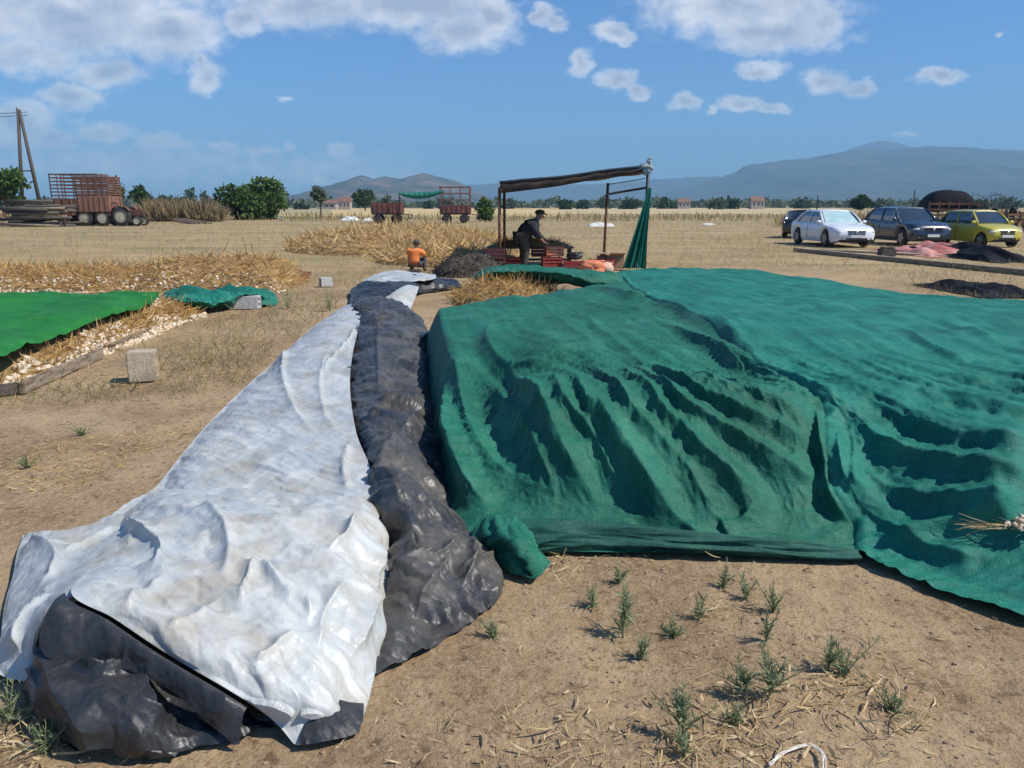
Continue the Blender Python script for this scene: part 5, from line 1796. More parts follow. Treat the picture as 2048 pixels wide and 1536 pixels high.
    MB().grid(Gw).build('windscreen', GLASS_SKY if sunshade else GLASS_D, t, True)
    # wheels
    for xw in (xf, xr):
        for y_s in (1, -1):
            c = (xw, (W / 2 - .11) * y_s, r)
            w = MB().wheel(c, r, .20, 'y', 28).build('wheel', RUBBER, t, True)
            m2 = MB().wheel((c[0], c[1] + .085 * y_s, c[2]), r * .66, .03, 'y', 24, [(1, -.5), (1, .5), (.86, .3), (.82, -.2), (.2, -.2)])
            for a_ in range(5):
                a = a_ * 2 * math.pi / 5 + .3
                m2.box((c[0] + math.sin(a) * r * .36, c[1] + .092 * y_s, c[2] + math.cos(a) * r * .36), (r * .16, .03, r * .60), Matrix.Rotation(a, 3, 'Y'))
            m2.wheel((c[0], c[1] + .095 * y_s, c[2]), r * .17, .03, 'y', 12, [(1, -.5), (1, .5), (.01, .5)])
            m2.build('rim', ALLOY, w)
    # face
    fx = Lc / 2
    nose = float(np.interp(fx - .08, pz[:, 0], pz[:, 1]))
    for y_s in (1, -1):
        MB().blob((fx - .20, W * .355 * y_s, nose - .10), (.20, .17, .085), 10, 8).build('headlight', LAMP_G, t, True)
        MB().blob((fx - .07, W * .33 * y_s, .36), (.09, .09, .05), 8, 6).build('fog_light', BLACK_PL, t, True)
        mm = MB().blob((x0 - .10, (W / 2 + .06) * y_s, belt + .06), (.07, .11, .075), 10, 7)
        mm.box((x0 - .08, (W / 2 - .04) * y_s, belt + .02), (.06, .12, .03))
        mm.build('wing_mirror', body_m, t, True)
        for dx in ((.25, -.75) if not hatch else (-.15,)):
            MB().bbox((mid + dx + (.1 if dx < 0 else .25), W / 2 * .995 * y_s, belt - .13), (.16, .03, .03), .008).build('door_handle', body_m, t)
        MB().blob((-fx + .12, W * .40 * y_s, belt - .12), (.14, .10, .10), 8, 6).build('tail_light', mat('tail_lamp', (.30, .02, .015), None, .2, 6, coat=.8), t, True)
        MB().box((mid + .02, W / 2 * .998 * y_s, belt - .35), (.012, .012, .50)).build('door_gap', BLACK_PL, t)
    gr = MB()
    for q in range(4):
        gr.bbox((fx - .012, 0, nose - .07 - q * .042), (.05, W * .40, .022), .006)
    gr.box((fx - .03, 0, nose - .13), (.04, W * .42, .17))
    grille = gr.build('grille', BLACK_PL, t)
    MB().wheel((fx + .02, 0, nose - .10), .055, .02, 'x', 16, [(.01, .5), (1, .5), (1, -.5)]).build('badge', CHROME, grille, True)
    MB().bbox((fx - .01, 0, .34), (.06, W * .50, .10), .02).build('air_intake', BLACK_PL, t)
    if plate:
        MB().bbox((fx + .028, 0, .45), (.012, .50, .11), .004).build('number_plate', PLATE_W, t)
    for y_ in (.25, -.25):
        MB().tube([(x0 + .02, y_ + .2, belt + .0), (x0 - .12, y_ - .22, belt + .10)], .010, 5).build('wiper', BLACK_PL, t)
    return t

WHITE_CAR = paint('white_car_paint', (.70, .72, .74), .3, .8)
NAVY_CAR = paint('navy_car_paint', (.018, .030, .055), .28, .9)
YELLOW_CAR = paint('yellow_car_paint', (.46, .40, .035), .35, .6)
BLACK_CAR = paint('black_car_paint', (.012, .013, .015), .3, .8)

def face_cam(u, y, extra=0.0):
    """yaw so that local +x points along world -Y, plus extra"""
    return -math.pi / 2 + extra

def place_cars():
    # saloon: front wheel near (1648, 493)
    car('white saloon car with a pale sunshade in its windscreen, leftmost of the front row', (13.55, 33.6, 0), face_cam(0, 0, .06), 4.6, 1.80,
        [(-2.3, .82), (-2.22, .98), (-1.75, 1.04), (-1.2, .98), (.9, .96), (1.0, .97), (1.9, .83), (2.2, .74), (2.3, .60)], (.93, 1.47, 1.02, .25, -.95, -1.72), (.335, 1.36, -1.33), WHITE_CAR, True)
    car('dark navy crossover car parked between the white car and the yellow car', (17.0, 34.2, 0), face_cam(0, 0, .06), 4.3, 1.80,
        [(-2.15, .85), (-2.1, 1.05), (-1.6, 1.08), (.75, 1.03), (.85, 1.04), (1.75, .95), (2.05, .84), (2.15, .66)], (1.02, 1.58, .92, .25, -1.35, -2.0), (.345, 1.30, -1.32), NAVY_CAR, hatch=False)
    car('small yellow hatchback parked at the right, nearest the red cloth', (19.6, 33.2, 0), face_cam(0, 0, .10), 3.5, 1.53,
        [(-1.75, .80), (-1.7, .98), (.55, .93), (.65, .95), (1.35, .84), (1.65, .74), (1.75, .60)], (.92, 1.46, .88, .25, -1.20, -1.66), (.28, 1.17, -1.12), YELLOW_CAR, hatch=True)
    car('black car mostly hidden behind the white saloon', (15.6, 42.0, 0), face_cam(0, 0, 2.6), 4.3, 1.75,
        [(-2.15, .80), (-2.1, .95), (-1.6, 1.0), (.9, .95), (1.9, .80), (2.15, .60)], (.92, 1.42, .95, .25, -1.0, -1.7), (.32, 1.3, -1.3), BLACK_CAR)
place_cars()

# ------------------------------------------------------------------ tractor and trailers at the left
def big_wheel(t, c, r, w, rim, axis='y'):
    o = MB().wheel(c, r, w, axis, 28, [(.5, -.5), (.92, -.5), (1, -.38), (1, .38), (.92, .5), (.5, .5)]).build('wheel', RUBBER, t, True)
    m = MB()
    for sgn in (1, -1):
        m.wheel((c[0], c[1] + sgn * w * .46, c[2]), r * .62, .05, axis, 22, [(1, -.5), (1, .5), (.8, .0), (.3, .2), (.01, .2)] if sgn > 0 else [(.01, -.2), (.3, -.2), (.8, 0), (1, -.5), (1, .5)])
    m.build('rim', rim, o)
    return o

def slat_trailer(name, label, loc, yaw, L_, W_, z0, hbox, hcage, panel, cage_m, wheel_r, n_axle=2, posts=5, rim=RIM_CREAM, axle_x=None, slats=4, sides='all'):
    t = thing(name, label, 'trailer', loc, yaw)
    MB().bbox((0, 0, z0 - .08), (L_, W_ * .9, .14), .02).build('chassis', DARK_STEEL, t)
    for y_s in (1, -1):
        m = MB().bbox((0, W_ / 2 * y_s, z0 + hbox / 2), (L_, .06, hbox), .01)
        for k in range(6):
            m.box((-L_ / 2 + (k + .5) * L_ / 6, (W_ / 2 + .05) * y_s, z0 + hbox / 2), (.07, .05, hbox * .98))
        m.build('side_panel', panel, t)
    for x_s in (1, -1):
        m = MB().bbox((L_ / 2 * x_s, 0, z0 + hbox / 2), (.06, W_ - .07, hbox), .01)
        for k in range(3):
            m.box(((L_ / 2 + .05) * x_s, (k - 1) * W_ * .3, z0 + hbox / 2), (.05, .07, hbox * .98))
        m.build('end_panel', panel, t)
    if hcage:
        zc = z0 + hbox
        for y_s in (1, -1):
            m = MB()
            for k in range(posts):
                m.box((-L_ / 2 + k * L_ / (posts - 1), W_ / 2 * y_s, zc + hcage / 2), (.06, .05, hcage))
            for k in range(slats):
                m.box((0, (W_ / 2 + .04) * y_s, zc + (k + .8) * hcage / slats), (L_ + .06, .025, .10))
            m.build('side_rails', cage_m, t)
        for x_s in (1, -1):
            m = MB()
            for k in range(3):
                m.box((L_ / 2 * x_s, (k - 1) * W_ * .48, zc + hcage / 2), (.05, .06, hcage))
            for k in range(slats):
                m.box(((L_ / 2 + .04) * x_s, 0, zc + (k + .8) * hcage / slats), (.025, W_, .10))
            m.build('end_rails', cage_m, t)
    ax = axle_x or ((-L_ * .30, L_ * .30) if n_axle == 2 else (0,))
    for x in ax:
        for y_s in (1, -1):
            big_wheel(t, (x, (W_ / 2 - .12) * y_s, wheel_r), wheel_r, .26, rim)
        MB().tube([(x, -W_ / 2, wheel_r), (x, W_ / 2, wheel_r)], .06, 8).build('axle', DARK_STEEL, t)
    MB().tube([(L_ / 2, .3, z0 - .1), (L_ / 2 + 1.0, 0, z0 - .2), (L_ / 2, -.3, z0 - .1)], .045, 6).build('drawbar', DARK_STEEL, t)
    return t

def make_left_machines():
    Y = 66.0
    sc = Y / F
    def X(u): return at_px(u, Y)
    # red trailer, tall slatted cage
    slat_trailer('farm_trailer', 'red farm trailer with faded side panels and a slatted cage, hitched behind the tractor', (X(200), Y, 0), 0, 61 * sc, 2.2, 1.15, 1.25, 1.55, RUST_PALE, RUST_RED, 15 * sc, 2, 6, axle_x=(-20 * sc, 15 * sc), slats=8)
    # second trailer behind, only its cage shows over the timber
    slat_trailer('farm_trailer', 'second farm trailer with a rusty bar cage standing behind the stacked timber', (X(123), Y + 3.2, 0), 0, 92 * sc, 2.2, 1.5, .75, 2.05, RUST, mat('rusty_cage', (.11, .055, .04), (.20, .10, .07), .85, 5), .6, 2, 5, rim=RUST, slats=7)
    # tractor
    t = thing('tractor', 'old red tractor with cream wheel rims in front of the red trailer', 'tractor', (X(256), Y - .3, 0), 0)
    for y_s in (1, -1):
        big_wheel(t, (-.12, .75 * y_s, .76), .76, .36, RIM_CREAM)
        big_wheel(t, (1.05, .62 * y_s, .40), .40, .2, RIM_CREAM)
        m = MB()
        Gf = np.array([[(-.12 + math.sin(a) * .88, (.55 + .42 * s) * y_s, .76 + math.cos(a) * .88) for s in (0, 1)] for a in np.linspace(-1.5, 1.0, 12)])
        m.grid(Gf)
        m.build('mudguard', RUST_RED, t, True)
    MB().bbox((.75, 0, 1.05), (1.15, .55, .55), .06).build('bonnet', RUST_RED, t)
    MB().bbox((.35, 0, .75), (1.9, .4, .35), .04).build('gearbox', DARK_STEEL, t)
    MB().bbox((1.35, 0, 1.02), (.06, .5, .45), .02).build('grille', DARK_STEEL, t)
    MB().tube([(.95, .15, 1.3), (.95, .15, 1.95)], .035, 8).build('exhaust_pipe', DARK_STEEL, t)
    se = MB().bbox((-.35, 0, 1.22), (.42, .46, .10), .03)
    se.bbox((-.58, 0, 1.42), (.08, .46, .34), .03)
    se.build('seat', BLACK_PL, t)
    MB().tube([(.18, 0, 1.15), (.02, 0, 1.5)], .02, 6).wheel((.02, 0, 1.5), .2, .03, 'z', 20, [(.85, -.5), (1, 0), (.85, .5)]).build('steering_wheel', BLACK_PL, t)
    rb = MB()
    for y_s in (1, -1):
        rb.tube([(-.75, .55 * y_s, 1.0), (-.72, .55 * y_s, 2.1), (-.70, .35 * y_s, 2.2)], .04, 6)
    rb.tube([(-.70, -.36, 2.2), (-.70, .36, 2.2)], .04, 6)
    rb.build('roll_bar', RUST_RED, t)
    MB().tube([(1.05, -.62, .4), (1.05, .62, .4)], .05, 6).build('front_axle', DARK_STEEL, t)
    # stacked poles and timber on the ground before the trailers
    rng = random.Random(9)
    t = thing('timber_stack', 'dark jumbled stack of poles and timber lying before the caged trailers', 'timber', (X(110), Y - 2.6, 0))
    for k in range(34):
        lv = k // 8
        x = rng.uniform(-1.0, 1.0) * (1.3 - .15 * lv); y = (k % 8 - 3.5) * .26
        z = .18 + lv * .42 + rng.uniform(-.05, .1)
        a = rng.uniform(-.10, .10)
        ln = rng.uniform(1.2, 2.4)
        m = MB().tube([(x - ln * math.cos(a), y + rng.uniform(-.2, .2), z - ln * math.sin(a) * .3 + rng.uniform(-.1, .1)), (x + ln * math.cos(a), y + rng.uniform(-.2, .2), z + ln * math.sin(a) * .3 + rng.uniform(-.1, .2))], rng.uniform(.08, .16), 8)
        m.build('pole', WOOD_DARK if k % 5 else WOOD_OLD, t, True)
    t = thing('flatbed_trailer', 'low dark flatbed trailer loaded with poles, left of the red trailer', 'trailer', (X(108), Y - .6, 0))
    MB().bbox((0, 0, .95), (4.6, 2.0, .16), .02).build('deck', RUST, t)
    for x in (-1.4, 1.5):
        for y_s in (1, -1):
            big_wheel(t, (x, .8 * y_s, .45), .45, .22, RUST)
    for k in range(16):
        y = (k % 8 - 3.5) * .24; z = 1.16 + .26 * (k // 8) + rng.uniform(-.02, .05)
        MB().tube([(-2.3 + rng.uniform(-.3, .3), y, z), (2.2 + rng.uniform(-.4, .4), y + rng.uniform(-.08, .08), z + rng.uniform(-.1, .2))], .125, 8).build('pole', WOOD_OLD if k % 3 else WOOD_DARK, t, True)
    t = thing('timber_stack', 'low pile of squared brown beams at the left edge under the tree', 'timber', (X(0), Y - 1.5, 0))
    for k in range(9):
        MB().bbox((rng.uniform(-.3, .3), (k % 3 - 1) * .3, .16 + (k // 3) * .36), (2.0, .26, .30), .02).build('beam', mat('brown_beam', (.20, .13, .075), (.30, .20, .12), .9, 5), t)
    # scattered beams right of the tractor
    t = thing('timber_stack', 'few loose weathered beams on the ground right of the tractor', 'timber', (X(318), Y + 6, 0))
    for k in range(5):
        MB().bbox((rng.uniform(-.5, .5), k * .3, .15 + .12 * (k % 2)), (2.6, .2, .18), .02, Matrix.Rotation(rng.uniform(-.4, .1), 3, 'Z') @ Matrix.Rotation(.12, 3, 'Y')).build('beam', WOOD_OLD, t)
    # A-frame utility pole
    Yp = 95.0
    t = thing('utility_pole', 'wooden A-frame utility pole at the left edge with two wires', 'pole', (at_px(63, Yp), Yp, 0))
    b, top = 19 / F * Yp, float(PY(37, 219, 95)[2])
    for s in (1, -1):
        MB().tube([(b * s + .05 * s, 0, 0), (.07 * s, 0, top)], [.24, .17], 10).build('leg', WOOD_DARK, t, True)
    MB().bbox((0, 0, top * .45), (b * 1.25, .12, .14), .01).build('brace', WOOD_DARK, t)
    for z, l in ((top + .05, -.2), (top - .25, .14)):
        m = MB().tube([(l, 0, z - .15), (l, 0, z + .15)], [.06, .09], 8)
        m.build('insulator', mat('brown_ceramic', (.05, .03, .02), None, .3, 9), t, True)
    for k, dz in enumerate((.0, -.35)):
        pts = [(-.2 - 18 * s, 2 - 2 * s, top + dz - .05 - 1.1 * math.sin(s * math.pi * .5) * .8) for s in np.linspace(0, 1, 14)]
        MB().tube(pts, .035, 5).build('wire', DARK_STEEL, t)
make_left_machines()

# ------------------------------------------------------------------ the pair of cage trailers with the green net between
def make_mid_trailers():
    Y = 76.0
    sc = Y / F
    slat_trailer('farm_trailer', 'small maroon box trailer left of the slung teal net, on dark tyres', (at_px(775, Y), Y, 0), 0, 58 * sc, 2.0, .95, .95, 0, mat('maroon_panel', (.16, .05, .045), (.23, .085, .07), .8, 2, c3=(.10, .05, .04)), RUST, .42, 2, rim=DARK_STEEL)
    slat_trailer('farm_trailer', 'maroon trailer with a tall open bar cage right of the slung teal net', (at_px(911, Y), Y, 0), 0, 57 * sc, 2.0, .95, .75, 1.75, mat('maroon_panel', (.16, .05, .045)), mat('maroon_bars', (.15, .07, .06), (.22, .11, .09), .8, 4), .42, 2, posts=4, rim=DARK_STEEL, slats=3)
    t = thing('net_frame', 'teal net slung between thin posts above and between the two maroon trailers', 'net', (at_px(843, Y - 1.4), Y - 1.4, 0))
    Wd = 84 * sc
    for s in (1, -1):
        MB().tube([(Wd / 2 * s, 0, 0), (Wd / 2 * s, 0, 2.95 + .1 * s)], .05, 6).build('post', DARK_STEEL, t)
    n = 50
    G = np.zeros((9, n, 3))
    for j, q in enumerate(np.linspace(-.5, .5, n)):
        top = 2.92 + .1 * q * 2; sag = .22 * (1 - (2 * q) ** 2)
        for i, v in enumerate(np.linspace(0, 1, 9)):
            G[i, j] = (q * Wd, -.15 - .25 * math.sin(v * math.pi) - .03 * math.sin(j * 1.1), top - sag * .25 - v * (.16 + sag * 2.1))
    grid_obj('slung_net', G, NET_TEAL, t)
    white = mat('white_sheeting', (.56, .55, .51), (.68, .67, .63), .7, 2)
    rng = np.random.default_rng(4)
    for k, (u, v, w, h, lb) in enumerate([(700, 441, 34, 8, 'crumpled white plastic on the ground left of the maroon trailers'), (737, 442, 22, 6, 'smaller scrap of white plastic nearest the maroon box trailer'), (550, 438, 30, 8, 'white plastic rubbish at the foot of the big green tree'),
                                  (1202, 453, 52, 8, 'strip of white plastic on the grass right of the thin canopy post'), (1416, 450, 26, 4, 'thin pale board lying in the open yard left of the cars')]):
        b = P(u, v)
        s = b[1] / F
        X_, Y_ = np.meshgrid(np.linspace(-.5, .5, 24), np.linspace(-.5, .5, 14))
        Z_ = h * s * np.clip(1 - (2 * X_) ** 2, 0, 1) ** .4 * np.clip(1 - (2 * Y_) ** 2, 0, 1) ** .5 * (.75 + .5 * facet(X_ * 7, Y_ * 5, 80 + k))
        G = np.stack([X_ * w * s, Y_ * min(2.4, w * s * .8), np.maximum(Z_, 0.01)], -1)
        o = grid_obj('plastic_scrap', G, white)
        o.location = tuple(b)
        tag(o, lb, 'plastic scrap')
make_mid_trailers()

# ------------------------------------------------------------------ right-hand machinery, beams, cloths
COVER = mat('black_cover', (.008, .009, .012), (.018, .019, .024), .8, 3, spec=.1)
def make_right_side():
    Y = 52.0
    sc = Y / F
    t = thing('covered_trailer', 'trailer under a rounded black tarp on a rusty rail frame, behind the yellow car', 'trailer', (at_px(1893, Y), Y, 0), -.25)
    W_, L_ = 84 * sc, 3.4
    MB().bbox((0, 0, .75), (W_, L_, .2), .02).build('deck', RUST, t)
    m = MB()
    for k in range(6):
        m.box((-W_ / 2 + k * W_ / 5, -L_ / 2, 1.35), (.08, .08, 1.1))
    for z in (1.05, 1.4, 1.75):
        m.box((0, -L_ / 2 - .05, z), (W_, .04, .12))
    m.build('rails', RUST, t)
    n = 40
    X_, Y_ = np.meshgrid(np.linspace(-.5, .5, n), np.linspace(-.5, .5, n))
    Z_ = 1.25 + 1.35 * np.clip(1 - np.abs(2 * X_) ** 3.2, 0, 1) ** .5 * np.clip(1 - np.abs(2 * Y_) ** 4, 0, 1) ** .5 + .06 * facet(X_ * 6, Y_ * 6, 3)
    grid_obj('black_tarp', np.stack([X_ * W_ * 1.05, Y_ * L_ * 1.04, Z_], -1), mat('black_cover', (.008, .009, .012), (.018, .019, .024), .8, 3, spec=.1), t)
    for x in (-W_ * .3, W_ * .3):
        for y_s in (1, -1):
            big_wheel(t, (x * 1.25, L_ * .36 * y_s, .42), .42, .22, RUST, 'x')
    # hay rake with big spoked wheels
    t = thing('hay_rake', 'hay rake with thin spoked wheels standing against the skyline at the right', 'hay rake', (at_px(1986, Y), Y, 0), .2)
    for k, (dx, dy) in enumerate(((0, 0), (.75, .5), (-.6, .9))):
        w = MB().wheel((dx, dy, 1.42), .95, .03, 'y', 32, [(.975, -.5), (1, -.5), (1, .5), (.975, .5), (.975, -.5)])
        for a_ in range(14):
            a = a_ * math.pi / 7
            w.tube([(dx + math.cos(a) * .1, dy, 1.42 + math.sin(a) * .1), (dx + math.cos(a) * 1.12, dy + .05, 1.42 + math.sin(a) * 1.12)], .012, 4)
        w.build('rake_wheel', DARK_STEEL, t)
    fr = MB().tube([(-1.2, .5, .8), (1.6, .5, .9)], .06, 6)
    for x in (-1.0, 0, 1.2):
        fr.tube([(x, .5, 0), (x, .5, 1.4)], .05, 6)
    fr.build('frame', RUST, t)
    # plough / cultivator tangle
    t = thing('cultivator', 'dark rusty cultivator of bent tines at the right edge beyond the yellow car', 'cultivator', (at_px(2040, Y - 4), Y - 4, 0), .1)
    rng = random.Random(3)
    m = MB()
    for z in (.7, 1.1):
        m.bbox((0, 0, z), (3.6, .12, .12), .02); m.bbox((0, 1.0, z + .1), (3.6, .12, .12), .02)
    m.build('frame', RUST, t)
    for k in range(16):
        x = -1.7 + k * .226; y = (k % 2) * 1.0
        MB().tube([(x, y, 1.15 + rng.uniform(0, .4)), (x, y - .15, .9), (x + .05, y + .25, .5), (x, y - .1, .05)], .04, 6).build('tine', DARK_STEEL, t)
    for k in range(3):
        big_wheel(t, (-1.2 + k * 1.2, .5, 1.25), .30, .14, RUST, 'x')
    # thin posts on the skyline
    for u, y, h, lb in ((1634, 70, 44 / F * 70 , 'thin dark fence post rising behind the white car'), (1826, 66, 60 / F * 66, 'thin post standing left of the black-tarped trailer')):
        o = MB().tube([(0, 0, 0), (.02, 0, 1.0 + h * .5), (0, 0, 1.2 + h * .65)], [.06, .05, .04], 8)
        o.bbox((0, 0, 1.2 + h * .65), (.1, .1, .03), .01)
        o = o.build('fence_post', WOOD_DARK)
        o.location = (at_px(u, y), y, 0)
        tag(o, lb, 'post')
    # scrub behind the cars
    rng2 = np.random.default_rng(8)
    n = 2600
    a = rng2.uniform(1540, 2100, n); yy = rng2.uniform(62, 72, n)
    x = (a - 1024) / F * yy
    p = np.stack([x, yy, np.zeros(n)], -1)
    V, Q = strips(p, np.stack([rng2.normal(0, .3, n), rng2.normal(0, .3, n), np.ones(n)], -1), rng2.uniform(.4, 1.25, n) * (1 + .4 * perlin(a / 30, yy * 0, 2)), rng2.uniform(.05, .14, n), rng2.normal(0, .3, n), rng2, 2, .3)
    tag(mesh_np('dry_scrub', V, Q, GRASS_DRY), 'dry brown scrub behind the parked cars', 'scrub', kind='stuff')
    # long beams on the ground
    def beam(label, p0, p1, w, h, m):
        d = Vector((p1[0] - p0[0], p1[1] - p0[1], 0))
        rot = Matrix.Rotation(math.atan2(d.y, d.x), 3, 'Z')
        mb = MB()
        k = 7
        rr = random.Random(len(label))
        for i in range(k):
            c = ((i + .5) / k - .5) * d.length
            mb.bbox(tuple(rot @ Vector((c, rr.uniform(-.01, .01), h / 2 + rr.uniform(-.004, .006)))), (d.length / k * .995, w, h), .008, rot)
        o = mb.build('beam', m)
        o.location = ((p0[0] + p1[0]) / 2, (p0[1] + p1[1]) / 2, 0)
        tag(o, label, 'beam')
        return o
    tan = mat('tan_plank', (.36, .28, .19), (.48, .39, .28), .9, 5)  # pale tan wood of the two flat planks
    beam('long weathered beam lying in front of the cars and running off the right edge', P(1592, 503), P(2110, 556), .26, .13, WOOD_OLD)
    beam('pale flat plank on the ground between the cars and the long beam', P(1690, 503), P(2075, 524), .45, .06, tan)
    beam('thinner pale plank lying left, just before the white car', P(1600, 499), P(1760, 507), .30, .05, tan)
    # short support block
    o = MB().bbox((0, 0, .12), (.5, .35, .24), .02).bbox((0, 0, .27), (.36, .3, .06), .01).build('wood_block', WOOD_DARK)
    o.location = tuple(P(1773, 512)); tag(o, 'small dark wood block resting behind the long beam', 'wood block')
    # red cloth and black sheets
    def rag(name, label, cat, u0, u1, v0, v1, hgt, m, seed, amp=.10):
        a, b = P(u0, v1), P(u1, v1)
        dep = P(u0, v0)[1] - a[1]
        X_, Y_ = np.meshgrid(np.linspace(0, 1, 70), np.linspace(0, 1, 40))
        e = np.clip(np.minimum(np.minimum(X_, 1 - X_) * 5, np.minimum(Y_, 1 - Y_) * 4), 0, 1)
        wob = .06 * perlin(X_ * 4, Y_ * 3, seed)
        Z_ = hgt * smooth(e) * (.55 + .5 * fbm(X_ * 3, Y_ * 2, seed, 2) + .35 * facet(X_ * 7, Y_ * 5, seed)) + .012
        G = np.stack([(b[0] - a[0]) * (X_ - .5) + wob, dep * (Y_ + wob), np.maximum(Z_, .008)], -1)
        o = grid_obj(name, G, m)
        o.location = ((a[0] + b[0]) / 2, a[1], 0)
        tag(o, label, cat)
    rag('cloth', 'crumpled faded red cloth thrown over the planks before the yellow car', 'cloth', 1862, 1990, 500, 516, .34, mat('faded_red_cloth', (.42, .10, .09), (.55, .20, .16), .8, 2.5, c3=(.60, .34, .28), scale3=2), 5)
    rag('plastic_sheet', 'crumpled black plastic sheet by the red cloth at the right edge', 'plastic sheet', 1985, 2110, 502, 526, .42, COVER, 9)
    rag('plastic_sheet', 'flat black plastic sheet on bare soil at the right edge, nearer than the beam', 'plastic sheet', 1962, 2120, 568, 597, .17, COVER, 12)
make_right_side()

# ------------------------------------------------------------------ canopy
def make_canopy():
    Y0, Y1 = 20.4, 22.9
    x0, x1 = PY(999, 400, Y0)[0], PY(1294, 400, Y0)[0]
    t = thing('canopy', 'rusty open canopy frame with a sagging dark roof over the sorting place', 'canopy', ((x0 + x1) / 2, Y0, 0))
    ox = (x0 + x1) / 2
    def L(x, y, z): return (x - ox, y - Y0, z)
    zl, zr = PY(999, 374, Y0)[2], PY(1294, 340, Y0)[2]
    post = mat('rusty_post', (.13, .065, .035), (.25, .13, .07), .8, 8)
    blue = mat('dark_blue_steel', (.02, .035, .055), (.04, .06, .085), .6, 6)
    MB().tube([L(x0, Y0, 0), L(x0, Y0, zl)], .040, 8).build('post', post, t, True)
    MB().tube([L(x0 + .12, Y0 + .5, 0), L(x0 + .12, Y0 + .5, zl)], .036, 8).build('post', post, t, True)
    xr = PY(1294, 400, Y0)[0]
    MB().tube([L(xr, Y0, 0), L(xr, Y0, zr + .22)], .045, 8).build('post', blue, t, True)
    xb = PY(1213, 400, Y1)[0]
    zb = PY(1216, 366, Y1)[2]
    MB().tube([L(xb - .04, Y1, 0), L(xb + .03, Y1, zb)], .040, 8).build('post', post, t, True)
    xbl = PY(1040, 400, Y1)[0]
    # roof: thin sagging sheet on a rusty edge beam
    n, m_ = 44, 14
    G = np.zeros((m_, n, 3))
    for i, q in enumerate(np.linspace(0, 1, m_)):
        y = Y0 - .15 + (Y1 - Y0 + .3) * q
        for j, s in enumerate(np.linspace(-.02, 1.0, n)):
            x = x0 + (x1 - x0) * s
            z = zl + .02 + (zr - zl) * (s ** 1.25) - .10 * math.sin(math.pi * q) * .6 + .015 * math.sin(s * 24) - .0 * q
            G[i, j] = L(x, y, z + .02 * q)
    mr_ = MB().grid(G)
    G2 = G.copy(); G2[..., 2] -= .03
    mr_.grid(G2)
    mr_.build('roof_sheet', mat('dark_roof_sheet', (.030, .026, .024), (.085, .050, .034), .8, 2.0, c3=(.16, .075, .04), scale3=1.4, thr3=.56), t, True)
    dark_rust = mat('dark_rust_beam', (.028, .021, .019), (.060, .040, .031), .9, 5, c3=(.10, .055, .035), scale3=2.2, thr3=.56)
    n = 60
    F_ = np.zeros((8, n, 3))
    for j, s in enumerate(np.linspace(-.01, .995, n)):
        zt = zl + .10 + (zr - zl) * s ** 1.2 + .012 * math.sin(s * 11)
        hb = .24 - .13 * s ** 2 + .02 * math.sin(s * 7 + 1)
        for i, q in enumerate(np.linspace(0, 1, 8)):
            F_[i, j] = L(x0 + (x1 - x0) * s, Y0 - .18 - .035 * math.sin(q * math.pi) - .01 * math.sin(s * 40 + q * 5), zt - hb * q)
    B_ = F_.copy(); B_[..., 1] += .05
    fb = MB().grid(F_); fb.grid(B_)
    fb.build('fascia_sheet', dark_rust, t, True)
    pts = [L(x0 + (x1 - x0) * s, Y0 - .19, zl + .11 + (zr - zl) * s ** 1.2 + .012 * math.sin(s * 11)) for s in np.linspace(0, 1, 22)]
    MB().tube(pts, .032, 9).build('edge_pipe', mat('rolled_dark_plastic', (.018, .022, .03), (.05, .055, .065), .45, 6), t, True)
    MB().tube([L(xb, Y1, PY(1216, 389, Y1)[2]), L(xr, Y0, PY(1297, 375, Y0)[2])], .032, 8).build('cross_bar', blue, t, True)
    MB().tube([L(xb, Y1 - .5, zb - .05), L(xr, Y0 + .4, PY(1294, 356, Y0)[2])], .012, 6).build('cross_bar', blue, t, True)
    # tied knot of plastic at the top of the right post
    kn = MB().blob(L(xr - .08, Y0 - .1, zr + .02), (.20, .16, .13), 10, 8, .25, 4)
    kn.blob(L(xr + .02, Y0 - .08, zr + .14), (.09, .08, .13), 8, 6, .3, 6)
    kn.tube([L(xr, Y0, zr + .1), L(xr + .06, Y0 - .1, zr + .28), L(xr - .03, Y0 - .12, zr + .32)], [.04, .025, .01], 6)
    kn.build('tied_plastic', mat('pale_tied_plastic', (.14, .18, .21), (.40, .46, .50), .5, 12), t)
    # net curtain gathered at the right post
    n, m_ = 60, 50
    G = np.zeros((m_, n, 3))
    for i, q in enumerate(np.linspace(0, 1, m_)):
        z = PY(1296, 376 + (536 - 376) * q, Y0)[2]
        wl_, wr_ = 1292 - 6 * q - 40 * q ** 1.1, 1299 - 8 * q
        xl, xq = PY(wl_, 450, Y0)[0], PY(wr_, 450, Y0)[0]
        for j, s in enumerate(np.linspace(0, 1, n)):
            G[i, j] = L(xl + (xq - xl) * s, Y0 - .10 - .07 * q * math.sin(s * 19 + q) - .04 * q * math.sin(s * 43), max(z, .01))
    tag(grid_obj('shade_net', G + np.array((ox, Y0, 0)), NET_TEAL), 'gathered green net hanging as a narrow curtain from the right canopy post', 'net')
make_canopy()

